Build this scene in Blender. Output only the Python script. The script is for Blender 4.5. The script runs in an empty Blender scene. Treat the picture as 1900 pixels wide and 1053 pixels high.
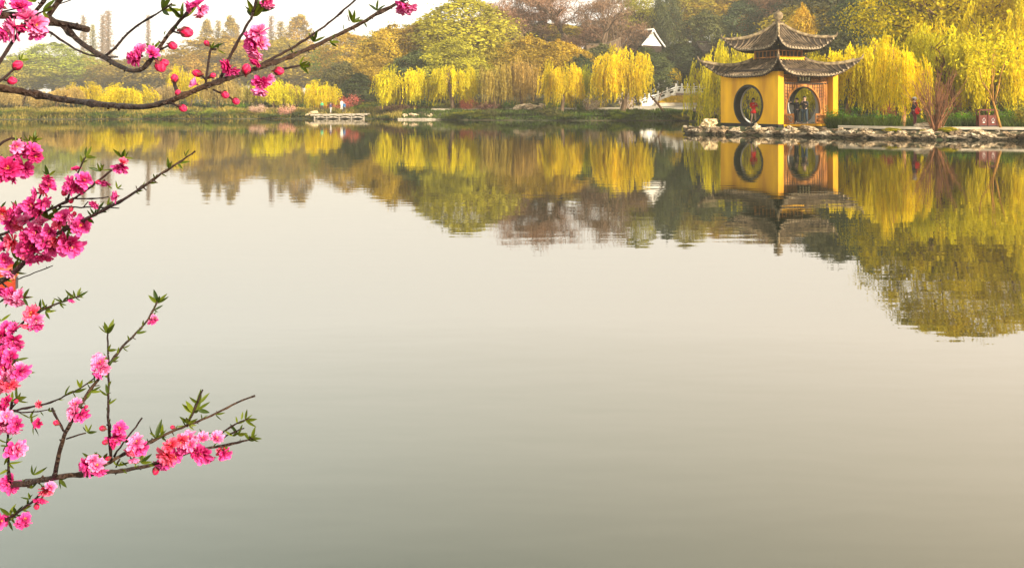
import bpy, bmesh, math, random
import numpy as np
from mathutils import Vector, Matrix, Quaternion

# ---------------------------------------------------------------- camera, sky, sun, exposure
SC = bpy.context.scene
COL = SC.collection
F, CX, HY, CAMZ = 1600.0, 950.0, 194.0, 1.95      # focal length and horizon of the 1900 x 1053 photograph
cam = bpy.data.cameras.new('camera')
cam.sensor_width = 36.0
cam.lens = 36.0 * F / 1900.0
cam.shift_y = -(526.5 - HY) / 1900.0
cam.clip_start, cam.clip_end = 0.05, 3000.0
camo = bpy.data.objects.new('camera', cam); COL.objects.link(camo)
camo.location = (0, 0, CAMZ); camo.rotation_euler = (math.pi / 2, 0, 0)
SC.camera = camo

SUN_EL, SUN_AZ = math.radians(24), math.radians(-46)    # azimuth measured from +X, anticlockwise
sd = Vector((math.cos(SUN_EL) * math.cos(SUN_AZ), math.cos(SUN_EL) * math.sin(SUN_AZ), math.sin(SUN_EL)))
W = bpy.data.worlds.new('World'); SC.world = W; W.use_nodes = True
wn, wl = W.node_tree.nodes, W.node_tree.links
bg = wn['Background']
sky = wn.new('ShaderNodeTexSky'); sky.sky_type = 'NISHITA'; sky.sun_disc = False
sky.sun_elevation = SUN_EL; sky.sun_rotation = math.pi / 2 - SUN_AZ
sky.air_density = 1.2; sky.dust_density = 6.0; sky.ozone_density = 1.0
mx = wn.new('ShaderNodeMix'); mx.data_type = 'RGBA'; mx.inputs[0].default_value = 0.78
ramp = wn.new('ShaderNodeValToRGB'); tc = wn.new('ShaderNodeTexCoord'); sep = wn.new('ShaderNodeSeparateXYZ')
wl.new(tc.outputs['Generated'], sep.inputs[0]); wl.new(sep.outputs['Z'], ramp.inputs[0])
SKYCOL = [(0.0, (12.2, 11.0, 9.5)), (0.10, (13.0, 12.0, 10.7)), (0.24, (15.2, 14.2, 13.0)), (0.36, (11.0, 10.6, 9.6)), (0.48, (5.7, 5.8, 5.2)), (1.0, (3.3, 3.6, 3.6))]
cr = ramp.color_ramp
cr.elements[0].position, cr.elements[0].color = 0.0, (*[c / 20 for c in SKYCOL[0][1]], 1)
cr.elements[1].position, cr.elements[1].color = 1.0, (*[c / 20 for c in SKYCOL[-1][1]], 1)
for p, c in SKYCOL[1:-1]:
    e = cr.elements.new(p); e.color = (*[k / 20 for k in c], 1)
sc10 = wn.new('ShaderNodeVectorMath'); sc10.operation = 'SCALE'; sc10.inputs['Scale'].default_value = 20.0
wl.new(ramp.outputs[0], sc10.inputs[0])
azm = wn.new('ShaderNodeMapRange'); azm.inputs[1].default_value = -.55; azm.inputs[2].default_value = .55; wl.new(sep.outputs['X'], azm.inputs[0])
elm = wn.new('ShaderNodeMapRange'); elm.inputs[1].default_value = .08; elm.inputs[2].default_value = .5; wl.new(sep.outputs['Z'], elm.inputs[0])
warm = wn.new('ShaderNodeMix'); warm.data_type = 'RGBA'; warm.inputs[6].default_value = (.88, 1.02, 1.0, 1); warm.inputs[7].default_value = (1.12, .92, .66, 1); wl.new(azm.outputs[0], warm.inputs[0])
tint = wn.new('ShaderNodeMix'); tint.data_type = 'RGBA'; tint.blend_type = 'MULTIPLY'; wl.new(elm.outputs[0], tint.inputs[0]); wl.new(sc10.outputs[0], tint.inputs[6]); wl.new(warm.outputs[2], tint.inputs[7])
wl.new(sky.outputs[0], mx.inputs[6]); wl.new(tint.outputs[2], mx.inputs[7])
wl.new(mx.outputs[2], bg.inputs[0]); bg.inputs[1].default_value = 0.10
sl = bpy.data.lights.new('sun', 'SUN'); sl.energy = 5.0; sl.angle = math.radians(1.5); sl.color = (1.0, 0.91, 0.72)
so = bpy.data.objects.new('sun', sl); COL.objects.link(so)
so.rotation_euler = sd.to_track_quat('Z', 'Y').to_euler(); so.location = sd * 50
SC.view_settings.view_transform = 'Standard'; SC.view_settings.look = 'None'
SC.view_settings.exposure = 0.92; SC.view_settings.gamma = 1.0
SC.cycles.max_bounces = 6; SC.cycles.diffuse_bounces = 3; SC.cycles.glossy_bounces = 3
SC.cycles.transmission_bounces = 3; SC.cycles.volume_bounces = 0; SC.cycles.transparent_max_bounces = 6

# ---------------------------------------------------------------- helpers
rnd = random.Random(7)
def wx(px, D): return (px - CX) / F * D
def wz(py, D): return CAMZ + (HY - py) / F * D
def at(px, py, D): return Vector((wx(px, D), D, wz(py, D)))

def tag(o, label=None, cat=None, group=None, kind=None):
    if label: o['label'] = label
    if cat: o['category'] = cat
    if group: o['group'] = group
    if kind: o['kind'] = kind
    return o
def empty(name, loc=(0, 0, 0), rz=0.0, sc=(1, 1, 1), par=None):
    o = bpy.data.objects.new(name, None); COL.objects.link(o)
    o.location = loc; o.rotation_euler = (0, 0, rz); o.scale = sc; o.parent = par
    o.empty_display_size = 0.2
    return o
def link(name, me, par=None, color=None):
    o = bpy.data.objects.new(name, me); COL.objects.link(o); o.parent = par
    if color: o.color = (*color, 1)
    return o
class MB:
    """collects shapes for ONE mesh object"""
    def __init__(s): s.v = []; s.f = []; s.m = []; s.sm = []
    def add(s, vs, fs, mi=0, smooth=False):
        b = len(s.v); s.v.extend([tuple(v) for v in vs])
        for f in fs: s.f.append([b + i for i in f]); s.m.append(mi); s.sm.append(smooth)
    def box(s, c, d, M=None, mi=0):
        x, y, z = (k / 2 for k in d); c = Vector(c)
        vs = [c + Vector(p) for p in ((-x,-y,-z),(x,-y,-z),(x,y,-z),(-x,y,-z),(-x,-y,z),(x,-y,z),(x,y,z),(-x,y,z))]
        if M is not None: vs = [M @ v for v in vs]
        s.add(vs, [(0,3,2,1),(4,5,6,7),(0,1,5,4),(1,2,6,5),(2,3,7,6),(3,0,4,7)], mi)
    def bar(s, a, b, w, h=None, mi=0, up=Vector((0, 0, 1))):
        a, b = Vector(a), Vector(b); h = h or w; d = (b - a).normalized()
        if abs(d.dot(up)) > .98: up = Vector((0, 1, 0))
        r = d.cross(up).normalized() * w / 2; u = r.cross(d).normalized() * h / 2
        vs = [a-r-u, a+r-u, a+r+u, a-r+u, b-r-u, b+r-u, b+r+u, b-r+u]
        s.add(vs, [(0,3,2,1),(4,5,6,7),(0,1,5,4),(1,2,6,5),(2,3,7,6),(3,0,4,7)], mi)
    def tube(s, pts, rad, n=6, mi=0, cap=True, smooth=True):
        pts = [Vector(p) for p in pts]; N = len(pts)
        if not hasattr(rad, '__len__'): rad = [rad] * N
        t0 = (pts[1] - pts[0]).normalized()
        r = t0.orthogonal().normalized(); vs = []
        for i, p in enumerate(pts):
            t = (pts[min(i + 1, N - 1)] - pts[max(i - 1, 0)])
            t = t.normalized() if t.length > 1e-9 else t0
            r = (r - t * r.dot(t)).normalized(); u = t.cross(r)
            for k in range(n):
                a = 2 * math.pi * k / n
                vs.append(p + (r * math.cos(a) + u * math.sin(a)) * rad[i])
        fs = [(i*n+k, i*n+(k+1)%n, (i+1)*n+(k+1)%n, (i+1)*n+k) for i in range(N-1) for k in range(n)]
        s.add(vs, fs, mi, smooth)
        if cap:
            b = len(s.v) - len(vs)
            s.f.append([b + k for k in range(n)][::-1]); s.m.append(mi); s.sm.append(False)
            s.f.append([b + (N-1)*n + k for k in range(n)]); s.m.append(mi); s.sm.append(False)
    def ball(s, c, r, n=8, m=6, sc=(1, 1, 1), mi=0, M=None):
        c = Vector(c); vs = []; fs = []
        for j in range(m + 1):
            th = math.pi * j / m
            for i in range(n):
                a = 2 * math.pi * i / n
                v = Vector((math.sin(th)*math.cos(a)*sc[0], math.sin(th)*math.sin(a)*sc[1], math.cos(th)*sc[2])) * r
                if M is not None: v = M @ v
                vs.append(c + v)
        for j in range(m):
            for i in range(n): fs.append((j*n+i, (j+1)*n+i, (j+1)*n+(i+1)%n, j*n+(i+1)%n))
        s.add(vs, fs, mi, True)
    def lathe(s, prof, n=16, c=(0, 0, 0), mi=0):
        c = Vector(c); vs = [c + Vector((r*math.cos(2*math.pi*k/n), r*math.sin(2*math.pi*k/n), z)) for r, z in prof for k in range(n)]
        fs = [(j*n+k, j*n+(k+1)%n, (j+1)*n+(k+1)%n, (j+1)*n+k) for j in range(len(prof)-1) for k in range(n)]
        s.add(vs, fs, mi, True)
    def mesh(s, name, mats):
        me = bpy.data.meshes.new(name); me.from_pydata(s.v, [], s.f); me.update()
        for m in (mats if isinstance(mats, (list, tuple)) else [mats]): me.materials.append(m)
        me.polygons.foreach_set('material_index', s.m)
        me.polygons.foreach_set('use_smooth', s.sm)
        return me
    def build(s, name, mats, par=None, color=None): return link(name, s.mesh(name, mats), par, color)

def np_mesh(name, V, Fq, mat, attr=None, smooth=False):
    """V (n,3), Fq (m,4) quads, attr: per-vertex float 'tone'"""
    me = bpy.data.meshes.new(name)
    me.vertices.add(len(V)); me.vertices.foreach_set('co', np.asarray(V, np.float32).ravel())
    k = Fq.shape[1]
    me.loops.add(len(Fq) * k); me.loops.foreach_set('vertex_index', Fq.astype(np.int32).ravel())
    me.polygons.add(len(Fq)); me.polygons.foreach_set('loop_start', np.arange(0, len(Fq) * k, k, dtype=np.int32))
    if smooth: me.polygons.foreach_set('use_smooth', np.ones(len(Fq), bool))
    if attr is not None:
        a = me.attributes.new('tone', 'FLOAT', 'POINT'); a.data.foreach_set('value', np.asarray(attr, np.float32))
    me.materials.append(mat); me.update(calc_edges=True); me.validate()
    return me

# ---------------------------------------------------------------- materials
def newmat(name):
    m = bpy.data.materials.new(name); m.use_nodes = True
    nt = m.node_tree; b = nt.nodes['Principled BSDF']; return m, nt, b
def mat(name, col, rough=.7, var=.25, scale=3.0, bump=.0, bscale=20., metal=0., col2=None, spec=.3, det=4., useobj=False, stretch=None):
    m, nt, b = newmat(name); N, L = nt.nodes, nt.links
    tcn = N.new('ShaderNodeTexCoord'); mp = N.new('ShaderNodeMapping')
    if stretch: mp.inputs['Scale'].default_value = stretch
    L.new(tcn.outputs['Object'], mp.inputs[0])
    no = N.new('ShaderNodeTexNoise'); no.inputs['Scale'].default_value = scale; no.inputs['Detail'].default_value = det
    L.new(mp.outputs[0], no.inputs[0])
    rp = N.new('ShaderNodeValToRGB')
    c2 = col2 or tuple(c * (1 - var) for c in col)
    rp.color_ramp.elements[0].position = .35; rp.color_ramp.elements[0].color = (*c2, 1)
    rp.color_ramp.elements[1].position = .65; rp.color_ramp.elements[1].color = (*[min(1, c * (1 + var * .4)) for c in col], 1)
    L.new(no.outputs[0], rp.inputs[0]); out = rp.outputs[0]
    if useobj:
        oi = N.new('ShaderNodeObjectInfo'); mu = N.new('ShaderNodeMix'); mu.data_type = 'RGBA'; mu.blend_type = 'MULTIPLY'
        mu.inputs[0].default_value = 1; L.new(out, mu.inputs[6]); L.new(oi.outputs['Color'], mu.inputs[7]); out = mu.outputs[2]
    L.new(out, b.inputs['Base Color'])
    b.inputs['Roughness'].default_value = rough; b.inputs['Metallic'].default_value = metal
    b.inputs['Specular IOR Level'].default_value = spec
    if bump:
        n2 = N.new('ShaderNodeTexNoise'); n2.inputs['Scale'].default_value = bscale; n2.inputs['Detail'].default_value = 5
        L.new(mp.outputs[0], n2.inputs[0]); bp = N.new('ShaderNodeBump'); bp.inputs['Strength'].default_value = bump
        bp.inputs['Distance'].default_value = .03
        L.new(n2.outputs[0], bp.inputs['Height']); L.new(bp.outputs[0], b.inputs['Normal'])
    return m
def wetband(m, z0=.10, z1=.22):
    nt = m.node_tree; N, L = nt.nodes, nt.links; b = N['Principled BSDF']; src = b.inputs['Base Color'].links[0].from_socket
    g = N.new('ShaderNodeNewGeometry'); sp_ = N.new('ShaderNodeSeparateXYZ'); L.new(g.outputs['Position'], sp_.inputs[0])
    mr = N.new('ShaderNodeMapRange'); mr.inputs[1].default_value = z0; mr.inputs[2].default_value = z1; mr.inputs[3].default_value = .22; L.new(sp_.outputs['Z'], mr.inputs[0])
    vm = N.new('ShaderNodeVectorMath'); vm.operation = 'SCALE'; L.new(src, vm.inputs[0]); L.new(mr.outputs[0], vm.inputs['Scale']); L.new(vm.outputs[0], b.inputs['Base Color'])
def leafmat(name, lo, hi, trans=.35, useobj=True, rough=.6):
    """leaf: 'tone' attribute (pigment of each clump) mixes two hues; object colour tints the tree"""
    m, nt, b = newmat(name); N, L = nt.nodes, nt.links
    at_ = N.new('ShaderNodeAttribute'); at_.attribute_name = 'tone'
    rp = N.new('ShaderNodeMix'); rp.data_type = 'RGBA'; L.new(at_.outputs['Fac'], rp.inputs[0])
    rp.inputs[6].default_value = (*lo, 1); rp.inputs[7].default_value = (*hi, 1)
    out = rp.outputs[2]
    if useobj:
        oi = N.new('ShaderNodeObjectInfo'); mu = N.new('ShaderNodeMix'); mu.data_type = 'RGBA'; mu.blend_type = 'MULTIPLY'
        mu.inputs[0].default_value = 1; L.new(out, mu.inputs[6]); L.new(oi.outputs['Color'], mu.inputs[7]); out = mu.outputs[2]
    L.new(out, b.inputs['Base Color']); b.inputs['Roughness'].default_value = rough
    b.inputs['Specular IOR Level'].default_value = .2
    tr = N.new('ShaderNodeBsdfTranslucent'); L.new(out, tr.inputs[0])
    ms = N.new('ShaderNodeMixShader'); ms.inputs[0].default_value = trans
    L.new(b.outputs[0], ms.inputs[1]); L.new(tr.outputs[0], ms.inputs[2]); L.new(ms.outputs[0], N['Material Output'].inputs[0])
    return m
M = {}
M['yellow'] = mat('yellow_plaster', (.88, .46, .008), .8, .10, 1.1, .3, 14, col2=(.58, .26, .014), stretch=(1, 1, .22), det=8)
M['black'] = mat('black_base', (.012, .011, .010), .6, .3, 6)
M['white'] = mat('white_plaster', (.62, .58, .52), .8, .12, 1.2)
M['wood'] = mat('red_brown_wood', (.54, .22, .045), .55, .4, 5, .2, 40, col2=(.20, .065, .016), stretch=(1, 1, .2))
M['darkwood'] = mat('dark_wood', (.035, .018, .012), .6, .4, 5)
M['tile'] = mat('shaded_roof_tile', (.055, .038, .026), .85, .5, 2.2, .5, 25, col2=(.022, .015, .012))  # pan tiles darker than the cover rows: trough shade painted into the colour
M['tile_row'] = mat('tile_cover', (.17, .115, .068), .85, .5, 2.6, .4, 25, col2=(.035, .024, .016))
M['tile_end'] = mat('tile_end', (.40, .30, .19), .8, .5, 9, col2=(.07, .05, .035))
M['ridge'] = mat('ridge_stone', (.30, .22, .12), .8, .5, 4, .4, 20, col2=(.10, .065, .04))
M['floor'] = mat('stone_floor', (.40, .35, .28), .8, .2, 3)
M['gold'] = mat('gold_paint', (.85, .75, .45), .5, .1, 5)
M['rock'] = mat('lake_rock', (.55, .44, .31), .85, .5, 2.2, 1.0, 7, col2=(.10, .07, .045), useobj=True)
M['stone'] = mat('white_stone', (.80, .76, .70), .7, .12, 4)
M['brick'] = mat('pink_brick', (.42, .30, .24), .85, .35, 6)
M['bark'] = mat('bark', (.17, .105, .06), .9, .5, 7, .6, 25, stretch=(1, 1, .25), useobj=True)
M['pbark'] = mat('peach_bark', (.052, .024, .012), .5, .55, 22, .9, 90, col2=(.022, .010, .007), spec=.4)
M['ptwig'] = mat('peach_twig', (.030, .013, .009), .5, .4, 60, .6, 200, col2=(.02, .009, .008))
M['skin'] = mat('skin', (.55, .34, .24), .6, .05, 5)
M['hair'] = mat('hair', (.015, .012, .012), .5, .1, 5)
def cloth(name, c): return mat(name, c, .9, .25, 12, .2, 60)
M['cloth_red'] = cloth('red_cloth', (.75, .015, .015)); M['cloth_black'] = cloth('black_cloth', (.025, .025, .035))
M['cloth_dark'] = cloth('dark_cloth', (.05, .045, .045)); M['jeans'] = cloth('jeans', (.05, .075, .10)); M['cloth_maroon'] = cloth('maroon_cloth', (.12, .02, .03))
M['cloth_white'] = cloth('white_cloth', (.7, .68, .62)); M['cloth_blue'] = cloth('blue_cloth', (.04, .16, .36)); M['cloth_green'] = cloth('green_cloth', (.08, .48, .22))
M['cloth_grey'] = cloth('grey_cloth', (.45, .42, .40)); M['cloth_navy'] = cloth('navy_cloth', (.05, .05, .12))
M['bin'] = mat('bin_paint', (.14, .03, .018), .5, .3, 6); M['binw'] = mat('white_print', (.8, .75, .72), .6, .05, 5)
M['orange'] = mat('orange_paint', (.30, .030, .008), .5, .3, 8, .2, 30); M['rubber'] = mat('dark_rubber', (.05, .045, .05), .7, .3, 10)
M['plank'] = mat('weathered_plank', (.40, .33, .25), .85, .4, 4, .3, 20)
M['path'] = mat('pale_paving', (.50, .42, .32), .85, .2, 1.5, .3, 8)
M['leaf_willow'] = leafmat('willow_leaf', (.38, .35, .008), (.95, .80, .008), .45)
M['leaf_tan'] = leafmat('pale_willow_leaf', (.24, .18, .07), (.66, .50, .17), .4)
M['leaf_broad'] = leafmat('broad_leaf', (.19, .15, .025), (.62, .50, .045), .35)
M['leaf_dark'] = leafmat('evergreen_leaf', (.018, .028, .014), (.080, .092, .030), .2)
M['leaf_twig'] = leafmat('twig_haze', (.24, .15, .10), (.42, .30, .17), .2)
M['leaf_reed'] = leafmat('dry_reed', (.16, .13, .03), (.45, .33, .06), .3)
M['leaf_grass'] = leafmat('grass_blade', (.025, .05, .008), (.12, .16, .018), .35)
M['leaf_flower'] = leafmat('shrub_flower', (.45, .30, .20), (.9, .8, .72), .3)

wetband(M['rock'])
# ---------------------------------------------------------------- the land
SHORE_PX = [(-3400, 96), (-1200, 100), (-300, 118), (0, 112), (150, 114), (300, 118), (430, 117), (560, 119), (700, 117), (740, 111), (830, 110), (870, 108), (940, 106), (1100, 104),
            (1240, 104), (1330, 103), (1400, 98), (1462, 84), (1482, 68), (1470, 64.5), (1420, 65), (1340, 63.5), (1290, 60.5), (1274, 58), (1292, 56.6),
            (1340, 55.9), (1447, 54.2), (1550, 51), (1625, 49.3), (1700, 48.2), (1745, 47.6), (1800, 47.9), (1900, 46.8), (2050, 46.2), (2300, 44), (2700, 41), (3500, 38), (5200, 36)]
SHORE = [(wx(p, D), D) for p, D in SHORE_PX]
POLY = np.array(SHORE + [(600, 36), (600, 900), (-600, 900), (-600, 96)])
NEAR = np.array([(-60, 2.2), (-6, 2.1), (-1, 1.9), (0.8, 2.1), (4, 2.0), (60, 2.3), (60, -60), (-60, -60)])
def sdist(X, Y, P):
    d = np.full(X.shape, 1e9); ins = np.zeros(X.shape, bool); n = len(P)
    for i in range(n):
        x0, y0 = P[i]; x1, y1 = P[(i + 1) % n]; ex, ey = x1 - x0, y1 - y0
        t = np.clip(((X - x0) * ex + (Y - y0) * ey) / (ex * ex + ey * ey), 0, 1)
        d = np.minimum(d, np.hypot(X - x0 - t * ex, Y - y0 - t * ey))
        c = ((y0 > Y) != (y1 > Y)) & (X < ex * (Y - y0) / (ey if abs(ey) > 1e-12 else 1e-12) + x0)
        ins ^= c
    return np.where(ins, d, -d)
def sm(x): x = np.clip(x, 0, 1); return x * x * (3 - 2 * x)
def height(X, Y):
    X = np.asarray(X, float); Y = np.asarray(Y, float)
    d = sdist(X, Y, POLY); dn = sdist(X, Y, NEAR)
    wob = .10 * np.sin(X * 1.3 + Y * .7) + .08 * np.sin(X * .5 - Y * 1.1)
    far = sm((Y - 80) / 15.)
    isl = np.where(d > 0, .10 + .34 * sm(d / .7) + .06 * sm((d - .7) / 6), np.maximum(-1.5, .12 + d * .9))
    px = CX + F * X / np.maximum(Y, 1)
    fb = np.where(d > 0, .10 + .85 * sm(d / 3.5) + .35 * sm((d - 4) / 10) + wob * sm(d / 3), np.maximum(-1.5, .10 + d * .6))
    hill = (3 + 10 * sm((px - 600) / 350)) * sm((d - 26) / 55) + 6 * sm((px - 1200) / 300) * sm((d - 60) / 60)
    hill2 = 2.2 * sm((d - 15) / 25) * (1 - far)
    z = isl * (1 - far) + fb * far + np.where(d > 0, hill + hill2, 0)
    near = np.where(dn > 0, .04 + .35 * sm(dn / .8), np.maximum(-1.5, .04 + dn * .9))
    return np.where(Y < 20, near, z)
def hz(x, y): return float(height(np.array([x]), np.array([y]))[0])
def ticks(*seg):
    o = []
    for a, b, s in seg: o += list(np.arange(a, b - 1e-6, s))
    return np.array(o + [seg[-1][1]])
xs = ticks((-560, -140, 14), (-140, 4, 2.0), (4, 46, .45), (46, 120, 2.5), (120, 560, 14))
ys = ticks((-50, 0, 5), (0, 4, .25), (4, 36, 4), (36, 44, 1), (44, 68, .4), (68, 160, 1.3), (160, 800, 12))
GX, GY = np.meshgrid(xs, ys); GZ = height(GX, GY)
V = np.stack([GX, GY, GZ], -1).reshape(-1, 3); nx, ny = len(xs), len(ys)
I = (np.arange(ny - 1)[:, None] * nx + np.arange(nx - 1)[None]).ravel()
FQ = np.stack([I, I + 1, I + nx + 1, I + nx], 1)
gm, nt, b = newmat('ground_soil'); N, L = nt.nodes, nt.links
tcn = N.new('ShaderNodeTexCoord'); n1 = N.new('ShaderNodeTexNoise'); n1.inputs['Scale'].default_value = .35; n1.inputs['Detail'].default_value = 8
L.new(tcn.outputs['Object'], n1.inputs[0]); rp = N.new('ShaderNodeValToRGB'); L.new(n1.outputs[0], rp.inputs[0])
rp.color_ramp.elements[0].position = .35; rp.color_ramp.elements[0].color = (.030, .042, .012, 1)
rp.color_ramp.elements[1].position = .62; rp.color_ramp.elements[1].color = (.10, .075, .035, 1)
L.new(rp.outputs[0], b.inputs['Base Color']); b.inputs['Roughness'].default_value = .95
bp = N.new('ShaderNodeBump'); n2 = N.new('ShaderNodeTexNoise'); n2.inputs['Scale'].default_value = 5; L.new(tcn.outputs['Object'], n2.inputs[0])
L.new(n2.outputs[0], bp.inputs['Height']); bp.inputs['Distance'].default_value = .1; L.new(bp.outputs[0], b.inputs['Normal'])
tag(link('ground', np_mesh('ground', V, FQ, gm, smooth=True)), kind='structure')

# water: one calm sheet with long low ripples
wm, nt, b = newmat('lake_water'); N, L = nt.nodes, nt.links
N.remove(b)
tcn = N.new('ShaderNodeTexCoord')
def wnoise(scale, sx, sy, det, rot=0.0):
    mp = N.new('ShaderNodeMapping'); mp.inputs['Scale'].default_value = (sx, sy, 1); mp.inputs['Rotation'].default_value = (0, 0, rot)
    L.new(tcn.outputs['Object'], mp.inputs[0])
    n = N.new('ShaderNodeTexNoise'); n.inputs['Scale'].default_value = scale; n.inputs['Detail'].default_value = det; L.new(mp.outputs[0], n.inputs[0]); return n
wa = wnoise(1.0, .9, 2.6, 2.5, .12); wb = wnoise(1.0, .12, .30, 1.5, -.2)
b1 = N.new('ShaderNodeBump'); b1.inputs['Strength'].default_value = 1.0; b1.inputs['Distance'].default_value = .0016; L.new(wa.outputs[0], b1.inputs['Height'])
b2 = N.new('ShaderNodeBump'); b2.inputs['Strength'].default_value = 1.0; b2.inputs['Distance'].default_value = .0045; L.new(wb.outputs[0], b2.inputs['Height']); L.new(b1.outputs[0], b2.inputs['Normal'])
gl = N.new('ShaderNodeBsdfGlossy'); gl.inputs['Roughness'].default_value = .018; L.new(b2.outputs[0], gl.inputs['Normal'])
gl.inputs['Color'].default_value = (1, .98, .94, 1)
df = N.new('ShaderNodeBsdfDiffuse'); df.inputs['Color'].default_value = (.018, .022, .013, 1)
fr = N.new('ShaderNodeFresnel'); fr.inputs['IOR'].default_value = 3.1; L.new(b2.outputs[0], fr.inputs['Normal'])
ms = N.new('ShaderNodeMixShader'); L.new(fr.outputs[0], ms.inputs[0]); L.new(df.outputs[0], ms.inputs[1]); L.new(gl.outputs[0], ms.inputs[2])
L.new(ms.outputs[0], N['Material Output'].inputs[0])
w = MB(); w.add([(-560, -50, 0), (560, -50, 0), (560, 300, 0), (-560, 300, 0)], [(0, 1, 2, 3)])
tag(w.build('water', wm), kind='structure')

def strip(name, pts, mat_, thick=.12, kind='structure'):
    """paving slab: pts = list of (left xyz, right xyz)"""
    m = MB(); vs = []; fs = []
    for a, c in pts:
        a, c = Vector(a), Vector(c); dn = Vector((0, 0, -thick)); vs += [a, c, c + dn, a + dn]
    n = len(pts)
    for i in range(n - 1):
        k = 4 * i
        for j in range(4): fs.append((k + j, k + (j + 1) % 4, k + 4 + (j + 1) % 4, k + 4 + j))
    fs += [(3, 2, 1, 0), (4*n-4, 4*n-3, 4*n-2, 4*n-1)]
    m.add(vs, fs); return tag(m.build(name, mat_), kind=kind)
def pathpts(pxs, f, g, z):
    return [((wx(p, f(p)), f(p), z(p, f(p))), (wx(p, g(p)), g(p), z(p, g(p)))) for p in pxs]
def shoreD(px, lo=1290):
    s = [q for q in SHORE_PX[23:]]
    return float(np.interp(px, [q[0] for q in s], [q[1] for q in s]))
strip('stone_path', pathpts([1555, 1600, 1650, 1700, 1760, 1820, 1880, 1940, 2100, 2300], lambda p: shoreD(p) + 1.0, lambda p: shoreD(p) + 2.7, lambda p, D: .66 + .0), M['path'], .12)
# pale lakeside walk on the far bank and the sloping square before the bridge
strip('lakeside_path', pathpts([1010, 1060, 1120, 1175], lambda p: 112.5, lambda p: 118, lambda p, D: 1.38 + (D - 112.5) * .03), M['path'], .2)
strip('plaza', pathpts([1176, 1230, 1290, 1345], lambda p: 114, lambda p: 134, lambda p, D: 1.32 + (D - 114) * .024), M['path'], .3)

# grass and waterside plants (uncountable)
def blades(name, n, fn, h0, h1, w, mat_, seed, label, tone=None):
    r = np.random.default_rng(seed); P = fn(r, n); n = len(P)
    H = r.uniform(h0, h1, n) ; a = r.uniform(0, 6.283, n); lean = r.normal(0, .35, (n, 2)) * H[:, None]
    dx = np.stack([np.cos(a), np.sin(a), np.zeros(n)], 1) * (w * r.uniform(.6, 1.4, n))[:, None]
    top = P + np.concatenate([lean, H[:, None]], 1)
    V = np.concatenate([P - dx, P + dx, top + dx * .25, top - dx * .25], 1).reshape(-1, 3)
    Fq = np.arange(4 * n).reshape(-1, 4)
    t = np.clip(.5 + .35 * np.sin(P[:, 0] * .9) * np.sin(P[:, 0] * .23 + P[:, 1] * .4) + r.normal(0, .22, n), 0, 1)
    me = np_mesh(name, V, Fq, mat_, np.repeat(t, 4)); return link(name, me)
def band(px0, px1, f, d0, d1, zoff=0.0):
    def fn(r, n):
        px = r.uniform(px0, px1, n); D = f(px) + r.uniform(d0, d1, n)
        X = (px - CX) / F * D; Z = height(X, D)
        k = Z > .02
        return np.stack([X, D, Z + zoff], 1)[k]
    return fn
fs_far = lambda px: np.interp(px, [q[0] for q in SHORE_PX[:18]], [q[1] for q in SHORE_PX[:18]])
fs_isl = lambda px: np.interp(px, [q[0] for q in SHORE_PX[23:]], [q[1] for q in SHORE_PX[23:]])
o = blades('reeds', 16000, band(-150, 745, fs_far, .05, 7), .15, .7, .07, M['leaf_reed'], 8, '')
tag(o, 'ochre reeds and dry grass along the left far bank', 'reeds', kind='stuff')
o = blades('grass', 26000, band(-150, 1440, fs_far, .05, 7), .12, .42, .07, M['leaf_grass'], 3, '')
tag(o, 'rough green grass and waterside plants along the far bank', 'grass', kind='stuff')
o = blades('grass', 30000, band(1535, 2150, fs_isl, 3.0, 12), .2, .7, .035, M['leaf_grass'], 4, '')
tag(o, 'green ground cover behind the stone path on the right shore', 'grass', kind='stuff')
o = blades('grass', 5000, band(1290, 1440, fs_isl, 4.5, 9), .06, .22, .03, M['leaf_grass'], 5, '')
tag(o, 'thin grass around the foot of the yellow pavilion', 'grass', kind='stuff')
# ---------------------------------------------------------------- the yellow pavilion
PD = 59.5; PX = 1444.0
PR = math.radians(45) - math.atan((PX - CX) / F)
pav = empty('pavilion', (wx(PX, PD), PD, 0), PR)
tag(pav, 'square yellow lakeside pavilion with round moon gates and a double dark tiled roof', 'pavilion')
HW, TH = 2.735, .48
def wall_with_hole(mb, w, z0, z1, cz, R, t, hole_only_above=None, n=72, cx=0.0):
    """upright panel in the local xz plane, thickness t along +y, round hole"""
    a0, a1 = 0, 2 * math.pi; closed = True
    if cz - R < z0:
        s = math.asin((z0 - cz) / R); a0, a1, closed = s, math.pi - s, False
    A = [a0 + (a1 - a0) * i / n for i in range(n + 1)]
    for cxn, czn in ((w, z1), (-w, z1), (w, z0), (-w, z0)):
        a = math.atan2(czn - cz, cxn)
        while a < a0: a += 2 * math.pi
        if a0 < a < a1: A.append(a)
    A = sorted(set(round(a, 6) for a in A)); vs = []
    for a in A:
        c, s = math.cos(a), math.sin(a); k = 1e9
        if abs(c) > 1e-6: k = min(k, w / abs(c))
        if s > 1e-6: k = min(k, (z1 - cz) / s)
        if s < -1e-6: k = min(k, (z0 - cz) / s)
        k = max(k, R)
        for y in (0, t): vs += [(cx + R*c, y, cz + R*s), (cx + k*c, y, cz + k*s)]
    fs = []
    for i in range(len(A) - 1):
        b = 4 * i; e = b + 4
        fs += [(b, b+1, e+1, e), (b+2, e+2, e+3, b+3), (b, e, e+2, b+2), (b+1, b+3, e+3, e+1)]
    if not closed:
        fs += [(0, 2, 3, 1)]; e = 4 * (len(A) - 1); fs += [(e, e+1, e+3, e+2)]
    mb.add(vs, fs)
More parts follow.
